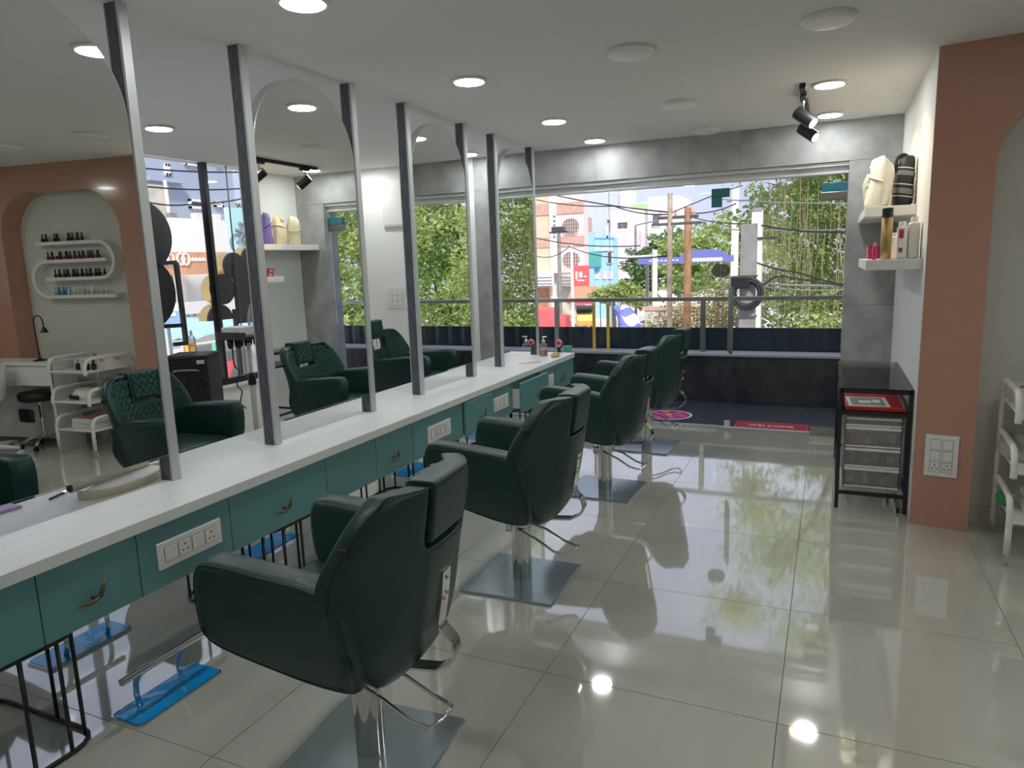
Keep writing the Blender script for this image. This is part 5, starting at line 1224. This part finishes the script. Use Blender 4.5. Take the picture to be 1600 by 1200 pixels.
# near tree at the right with hanging vines, sparse upper crown
tR = tree('tall near tree with hanging vines and a dark trunk filling the right pane', (1.0, 17.0, SZ), [(.3, 16.5, 5.5), (-1.0, 16.5, 6.2), (2.2, 16.5, 5.6), (1.3, 17, 7.5), (-.2, 16, 8.0)],
     [(.2, 17.4, 2.9, 1.5, .9, .9), (-.7, 17.6, 1.9, .9, .7, .8), (1.4, 17.5, 1.8, 1.2, .8, 1.0), (.1, 17.8, .9, 1.4, .6, .8), (2.6, 17.2, 2.8, 1.3, 1, 1.2), (3.4, 17.3, 1.2, 1.2, .9, 1.2), (1.2, 17.6, 3.6, 1.6, .8, .8), (.6, 17.7, .2, 1.6, .6, .7)], 30000, .05, 'leaf', 11, .20)
leaf_cloud('upper_foliage', [(-.8, 16.4, 5.2, 1.3, 1.0, 1.0), (.8, 16.4, 5.4, 1.5, 1.0, 1.1), (.2, 16.4, 7.2, 1.5, 1, 1.0), (2.6, 16.6, 5.2, 1.4, 1, 1.2), (-1.7, 16.2, 6.6, .9, .7, .7), (1.7, 16.2, 7.9, 1.5, .8, .9), (-1.3, 16.2, 4.2, 1.0, .7, .7), (.4, 16.3, 9.0, 1.6, .8, .8), (-.9, 16.2, 8.2, 1.0, .7, .6), (-1.5, 16.6, 3.7, .8, .6, .7), (.2, 16.5, 4.3, 1.5, .8, .8), (1.8, 16.5, 4.2, 1.4, .8, .8), (3.0, 16.5, 6.8, 1.3, .8, .9)], 26000, .052, 'leaf', tR, 12, .12)
vb = MB(); rr = random.Random(9)
for k in range(150):
    x = rr.uniform(-1.5, 3.6); y = 16.7 + rr.uniform(-.2, .3); z0 = rr.uniform(1.6, 3.6); L = rr.uniform(.6, 2.6)
    vb.tube([(x, y, z0), (x + rr.uniform(-.08, .08), y, z0 - L * .5), (x + rr.uniform(-.15, .15), y, z0 - L)], .008, 3, cap=False)
o = vb.build('hanging_vines', 'vine', tR); o['kind'] = 'stuff'
tree('dense bright tree directly behind the pale pole', (-.5, 20, SZ), [(-.9, 20, 3.5), (.6, 20, 4.2)], [(-1.2, 20, 2.6, 1.2, .9, 1.0), (.2, 20.2, 3.2, 1.5, 1, 1.2), (.3, 20.2, 1.2, 1.7, 1, 1.0), (-.9, 19.8, .7, 1.1, .8, .8), (2.4, 20.2, 2.6, 1.8, 1, 1.6), (2.6, 20.2, .4, 1.8, 1, 1.2)], 20000, .065, 'leaf', 21, .15)
tree('dark green tree far right, beyond the vine covered one', (5.5, 19, SZ), [(5, 19, 3.5), (6.4, 19, 4)], [(5.2, 19, 2.4, 1.6, 1.1, 1.2), (6.6, 19.3, 3.2, 1.7, 1, 1.3), (5.9, 19, .9, 2.0, 1, 1.2), (4.6, 19, .2, 1.4, .8, 1.0)], 14000, .075, 'leaf', 22, .18)
tree('bright tree seen only in the third mirror, beyond the dark one', (10, 21, SZ), [(9.5, 21, 4), (11, 21, 4.6)], [(9, 21, 2.6, 1.9, 1.2, 1.5), (11, 21.3, 3.4, 2, 1, 1.6), (10, 21, .8, 2.6, 1.2, 1.4), (12.6, 21, 1.8, 1.8, 1, 1.7)], 14000, .085, 'leaf', 23, .18)
tree('broad tree seen only in the third mirror, farthest right', (16, 24, SZ), [(15, 24, 4), (17, 24, 5)], [(15, 24, 2.8, 2.2, 1.2, 1.8), (17.6, 24.3, 3.6, 2.4, 1, 2), (16, 24, .6, 3.2, 1.2, 1.6)], 8000, .13, 'leaf2', 24, .2)
tree('mid green tree behind the blue hoarding', (-5.6, 40, SZ), [(-7, 40, 2.5), (-4.4, 40, 3.2)], [(-7.6, 40, 1.6, 1.7, 1.2, 1.3), (-5.4, 40.2, 2.4, 2.0, 1.2, 1.5), (-3.4, 40.2, 2.2, 1.6, 1, 1.5), (-6, 40, .6, 3.0, 1.2, 1.0)], 7000, .13, 'leaf', 25, .2)
tree('darker tree at the left end of the hoarding', (-10.6, 46, SZ), [(-11.2, 46, 2), (-9.8, 46, 2.6)], [(-10.9, 46, 1.2, 1.7, 1.1, 1.3), (-9.4, 46, 2.2, 1.7, 1, 1.3), (-8.4, 46, .4, 1.8, 1, 1.3), (-11.3, 46, -.2, 1.4, 1, 1.0)], 6000, .14, 'leaf3', 26, .2)
tree('small street tree in front of the red canopies', (-12.6, 44, SZ), [(-12.9, 44, -.4), (-12.2, 44, -.2)], [(-13.2, 44, -.6, 1.1, .8, .6), (-12, 44, -.4, 1.2, .8, .7), (-10.8, 44, -.9, 1.0, .8, .6)], 3000, .12, 'leaf', 27, .1)
def bush(label, blobs, n, size, m, seed):
    t = thing('roadside_bush', label, 'bush', (0, 0, 0), 0, 'roadside bushes'); leaf_cloud('foliage', blobs, n, size, m, t, seed, .25)
    b = MB(); c = blobs[0]
    for k in range(7): b.tube([(c[0] + .1 * (k - 3), c[1], SZ), (c[0] + .25 * (k - 3), c[1], c[2])], .03, 5)
    b.build('stems', 'bark', t)['kind'] = 'stuff'
bush('dry brown scrub around the brown poles', [(-4.6, 26, -.6, 1.5, .8, 1.0), (-3.3, 26, -.2, 1.0, .7, 1.0), (-5.8, 26.5, -1.2, 1.2, .7, .7)], 4500, .06, 'scrub', 31)
bush('pale scrub below the pale tower post', [(-2.6, 22, -.6, 1.0, .7, .9), (-3.4, 22, -1.4, 1.3, .7, .8), (-2.0, 22, .1, .6, .5, .6)], 3600, .055, 'scrub', 32)
bush('low green bush at the foot of the coil pole', [(-.6, 17, -.7, 1.2, .6, .7), (.8, 17, -.3, 1.4, .6, .8), (2.2, 17, -.4, 1.4, .6, .9)], 5000, .07, 'leaf', 33)
bush('green hedge under the near vine covered tree', [(1.6, 18.6, -.8, 2.2, .7, 1.2), (4.2, 18.2, -.8, 2.0, .7, 1.2), (-.6, 18.8, -.6, 1.6, .7, 1.2)], 6000, .08, 'leaf2', 34)
bush('tall green undergrowth farther right, seen in the third mirror', [(8, 20, -1, 2.4, .8, 1.5), (11, 20, -1, 2.4, .8, 1.5), (14, 21, -1, 2.4, .8, 1.5)], 7000, .11, 'leaf', 35)
t = thing('plot_wall', 'weathered boundary wall behind the brown poles', 'wall', (0, 29, SZ)); MB().box((-7, 0, 0), (-4.2, .2, 2.9)).build('wall_panel', 'concrete', t); MB().box((-7.1, -.05, 2.9), (-4.1, .25, 3.05)).build('coping', 'brick', t)

# ------------------------------------------------------------------ outside the left window
def PX(px, py, X): return at_x(px, py, X)
def side_box(name, px0, py0, px1, py1, X, m, parent, depth=.1, z0=None):
    a, b = PX(px0, py0, X), PX(px1, py1, X); y0, y1 = min(a.y, b.y), max(a.y, b.y); lo, hi = min(a.z, b.z), max(a.z, b.z)
    return MB().box((X - depth, y0, lo if z0 is None else z0), (X, y1, hi)).build(name, m, parent)
def side_window(px0, py0, px1, py1, X, parent, mull=1):
    a, b = PX(px0, py0, X), PX(px1, py1, X); y0, y1 = min(a.y, b.y), max(a.y, b.y); lo, hi = min(a.z, b.z), max(a.z, b.z); e = .09
    f = MB().box((X, y0, lo), (X + .12, y1, lo + e)).box((X, y0, hi - e), (X + .12, y1, hi)).box((X, y0, lo), (X + .12, y0 + e, hi)).box((X, y1 - e, lo), (X + .12, y1, hi)).build('window', 'whitew', parent)
    n = mull + 1
    for k in range(n): MB().box((X, y0 + e + (y1 - y0 - 2 * e) * k / n + .03, lo + e), (X + .05, y0 + e + (y1 - y0 - 2 * e) * (k + 1) / n - .03, hi - e)).build('pane', 'pane', f)
X = -25.
gb_ = thing('grey_blue_building', 'tall grey blue building with white framed windows beyond the left window', 'building', (0, 0, 0))
MB().box((X - 8, 8, SZ), (X, PX(366, 300, X).y, 13)).build('wall', 'greyblue', gb_)
side_window(255, 256, 264, 275, X, gb_, 0); side_window(285, 243, 313, 261, X, gb_); side_window(293, 311, 317, 327, X, gb_); side_window(333, 315, 347, 324, X, gb_); side_window(333, 250, 343, 259, X, gb_, 1)
MB().box((X, PX(225, 279, X).y, PX(225, 279, X).z - .08), (X + .35, PX(278, 279, X).y, PX(225, 279, X).z + .08)).build('ledge', 'greyblue', gb_)
for k in range(3): MB().box((X, PX(298, 335, X).y + .5 * k, PX(298, 345, X).z), (X + .3, PX(298, 335, X).y + .35 + .5 * k, PX(298, 333, X).z)).build('air_unit', 'pillar', gb_)
X = -21.9
cbld = thing('concrete_building', 'weathered concrete block with a drain pipe before the grey blue building', 'building', (0, 0, 0))
side_box('wall', 210, 285, 276, 400, X, 'concrete', cbld, 3, SZ)
MB().tube([(X + .12, PX(255, 285, X).y, PX(255, 345, X).z), (X + .12, PX(254, 285, X).y, PX(254, 282, X).z)], .06, 8).build('drain_pipe', 'whitew', cbld); side_box('rail_box', 265, 332, 278, 346, X + .3, 'pole', cbld, .2)
X = -16.
bl = thing('white_billboard', 'blank white billboard above the orange sign', 'billboard', (0, 0, 0)); side_box('board', 268, 340, 358, 394, X, 'whitew', bl, .2)
for px in (275, 350): q = PX(px, 400, X); MB().box((X - .4, q.y - .06, SZ), (X - .25, q.y + .06, q.z + .8)).build('post', 'steel', bl)
pst = thing('bike_poster', 'aqua hoarding printed with a grey motorcycle beside the white billboard', 'billboard', (0, 0, 0)); side_box('board', 357, 324, 398, 394, X - .6, 'poster', pst, .2)
q = PX(380, 372, X - .6)
for dy, dz, r in ((-.28, -.15, .26), (.30, -.15, .26)): MB().tube([(X - .59, q.y + dy + r * math.cos(R_(a)), q.z + dz + r * math.sin(R_(a))) for a in range(0, 360, 24)], .035, 5, closed=True).build('print_wheel', 'greyprint', pst)
for A_, B2 in (((-.28, -.15), (.0, .1)), ((.0, .1), (.30, -.15)), ((0, .1), (-.12, .45)), ((-.12, .45), (.2, .35)), ((.0, -.1), (.2, .35)), ((-.3, .25), (.1, .12))): MB().tube([(X - .59, q.y + A_[0], q.z + A_[1]), (X - .59, q.y + B2[0], q.z + B2[1])], .05, 5).build('print_bar', 'greyprint', pst)
bfr = PX(380, 372, X); MB().box((X - .98, bfr.y - .08, SZ), (X - .82, bfr.y + .08, bfr.z)).build('post', 'steel', pst)
os_ = thing('orange_sign', 'long orange signboard with rounded white letters under the billboard', 'signboard', (0, 0, 0)); side_box('board', 226, 394, 358, 427, X + .2, 'orange', os_, .25)
for px, rw in ((245, .15), (257, .13), (266, .13), (282, .15), (290, .15)):
    q = PX(px, 405, X + .2); MB().tube([(X + .21, q.y + rw * .75 * math.cos(R_(a)), q.z + rw * math.sin(R_(a))) for a in range(0, 360, 30)], .03, 5, closed=True).build('letter', 'white_print', os_)
q = PX(262, 405, X + .2); MB().box((X + .2, q.y - .03, q.z - .16), (X + .23, q.y + .03, q.z + .16)).build('letter', 'white_print', os_)
for k in range(9): q = PX(299 + 2.6 * k, 405, X + .2); MB().box((X + .2, q.y - .02, q.z - .05), (X + .22, q.y + .02, q.z + (.05 if k % 2 else .02))).build('small_letter', 'white_print', os_)
hs = thing('balcony_house', 'pale house front with a balustrade below the orange sign', 'building', (0, 0, 0)); X = -17.
side_box('wall', 220, 425, 420, 640, X, 'whitew', hs, 3, SZ)
X = -15.
side_box('balcony_floor', 280, 497, 420, 505, X, 'concrete', hs, .8); side_box('balcony_rail', 280, 474, 420, 479, X, 'pillar', hs, .25)
y0 = PX(283, 490, X).y; zb, zt2 = PX(300, 497, X).z, PX(300, 478, X).z
for k in range(22): MB().lathe([(.05, 0), (.09, (zt2 - zb) * .35), (.05, (zt2 - zb) * .7), (.06, zt2 - zb)], (X - .12, y0 + .19 * k, zb), 8).build('baluster', 'pillar', hs)
t = thing('blue_tarpaulin', 'blue tarpaulin roof over the street stalls below the balustrade', 'tarpaulin', (0, 0, 0)); X = -12.
a, b = PX(262, 512, X), PX(420, 528, X)
m = MB(); g = {}
for i in range(13):
    for j in range(5): g[i, j] = m.bm.verts.new((X - 1.6 + 1.6 * j / 4, a.y + (b.y - a.y) * i / 12, a.z + .02 - .30 * j / 4 + .04 * math.sin(i * 1.7)))
for i in range(12):
    for j in range(4): m.bm.faces.new((g[i, j], g[i + 1, j], g[i + 1, j + 1], g[i, j + 1]))
o = m.build('sheet', 'tarp', t, True); o.modifiers.new('thick', 'SOLIDIFY').thickness = .01
for k in (0, 6, 12): v = a.y + (b.y - a.y) * k / 12; MB().tube([(X, v, SZ), (X, v, a.z - .32)], .04, 6).build('support_pole', 'steel', t)
for nm, l, px0, py0, px1, py1, m_, m2 in (('yellow_board', 'yellow stall board with a red panel below the blue tarpaulin', 291, 535, 306, 550, 'yellow', 'redc'), ('yellow_board', 'lime stall board right of the black mullion', 335, 535, 352, 548, 'mint', 'yellow'),
                                  ('price_board', 'white and blue stall board behind the hexagon trolley', 258, 536, 288, 556, 'whitew', 'bluew'), ('teal_board', 'turquoise shop board behind the black sign frame', 250, 488, 282, 504, 'tarp', 'white_print')):
    XB_ = -10.8 if nm == 'teal_board' else -11.6
    t = thing(nm, l, 'signboard', (0, 0, 0)); side_box('board', px0, py0, px1, py1, XB_, m_, t, .08); w3 = (px1 - px0) * .2; side_box('board_print', px0 + w3, py0 + 2, px1 - w3, py0 + 6, XB_ + .01, m2, t, .02)
    q = PX((px0 + px1) / 2, py1, XB_); MB().tube([(XB_ - .06, q.y, SZ), (XB_ - .06, q.y, q.z)], .03, 6).build('post', 'steel', t)
t = thing('red_banner', 'red pointed banner with white print hanging low outside the left window', 'banner', (0, 0, 0)); X = -11.
pp = [PX(312, 578, X), PX(368, 562, X), PX(352, 610, X), PX(343, 612, X)]
MB().prism([(p.y, p.z) for p in pp], lambda y, z: (X, y, z), lambda y, z: (X - .02, y, z)).build('cloth', 'redc', t)
for k in range(3): q = PX(338 + 3 * k, 580 + 8 * k, X + .005); MB().box((X, q.y - .10, q.z - .04), (X + .012, q.y + .12, q.z + .04)).build('white_print', 'white_print', t)
q = PX(340, 565, X); MB().tube([(X - .05, q.y, SZ), (X - .05, q.y, q.z)], .03, 6).build('pole', 'steel', t)
t = thing('parked_lorry', 'grey stall structure behind the red banner', 'stall', (0, 0, 0)); side_box('stall_front', 262, 552, 420, 640, -13.2, 'concrete', t, 1.2, SZ); side_box('stall_shutter', 300, 560, 400, 640, -13.15, 'pole', t, .1, SZ)
# the salon's own sign seen from behind, standing just outside the left window
X = -6.05
sg = thing('salon_sign', 'black backed sign of overlapping round lobes with gold rims outside the window', 'sign', (0, 0, 0))
def disc(px, py, r, parent, half=None):
    q = PX(px, py, X); pl = arc(q.y, q.z, r, 0, 360, 32)[:-1] if half is None else arc(q.y, q.z, r, half, half + 180, 20)
    d_ = MB().prism(pl, lambda y, z: (X, y, z), lambda y, z: (X - .03, y, z)).build('lobe', 'black', parent)
    MB().prism(pl, lambda y, z: (X - .03, y, z), lambda y, z: (X - .15, y, z)).build('gold_rim', 'gold', d_)
disc(367, 416, .15, sg); disc(349, 452, .165, sg); disc(346, 500, .17, sg, 0); disc(396, 408, .17, sg)
side_box('backing', 364, 412, 420, 500, X + .01, 'black', sg, .03); 
for y in (5.9, 6.25): MB().box((X - .02, y, .36), (X + .02, y + .04, 1.2)).box((X - .02, y, .36), (XL - .2, y + .04, .40)).build('bracket', 'black', sg)
s2 = thing('salon_sign', 'pair of large black half round letters on a square black frame outside the window', 'sign', (0, 0, 0))
disc(222, 368, .34, s2); disc(226, 458, .36, s2); disc(226, 530, .22, s2)
for a, b in (((222, 413), (275, 410)), ((275, 410), (291, 537)), ((222, 512), (288, 508)), ((272, 538), (292, 536))):
    p, q = PX(*a, X + .05), PX(*b, X + .05); MB().tube([p, q], .028, 4).build('frame_bar', 'black', s2)
p = PX(240, 470, X); MB().box((X - .02, p.y - .5, .36), (X + .02, p.y - .46, 1.5)).box((X - .02, p.y - .5, .36), (XL - .2, p.y - .46, .40)).build('bracket', 'black', s2)
tree('small tree beside the grey blue building, beyond the poster', (-26, 27.6, SZ), [(-26, 27.2, 4), (-26, 28.2, 4.5)], [(-26, 27.4, 4.2, .9, 1.2, .9), (-26, 28.6, 5, 1, 1.3, 1), (-26, 27.6, 3.2, .9, 1.2, .7)], 3000, .13, 'leaf2', 41, .12)
q = PX(403, 240, -14); t = thing('concrete_pole', 'concrete pole outside the left window, hidden behind the second mirror post', 'pole', (-14, q.y, SZ), 0, 'street poles'); MB().tube([(0, 0, 0), (0, 0, q.z - SZ)], [.14, .10], 10).build('shaft', 'pole', t, 'auto')
MB().box((-.06, -.4, q.z - SZ - .3), (.06, .4, q.z - SZ - .2)).build('cross_arm', 'darksteel', t)
cable('cable crossing the grey blue building just below the ceiling', [PX(215, 262, -14), PX(403, 268, -14)], .02, .05)
cable('second cable crossing the grey blue building', [PX(215, 290, -14), PX(403, 292, -14)], .02, .08)
cable('third cable crossing the grey blue building', [PX(215, 312, -14), PX(290, 320, -14), PX(403, 305, -14)], .02, .05)
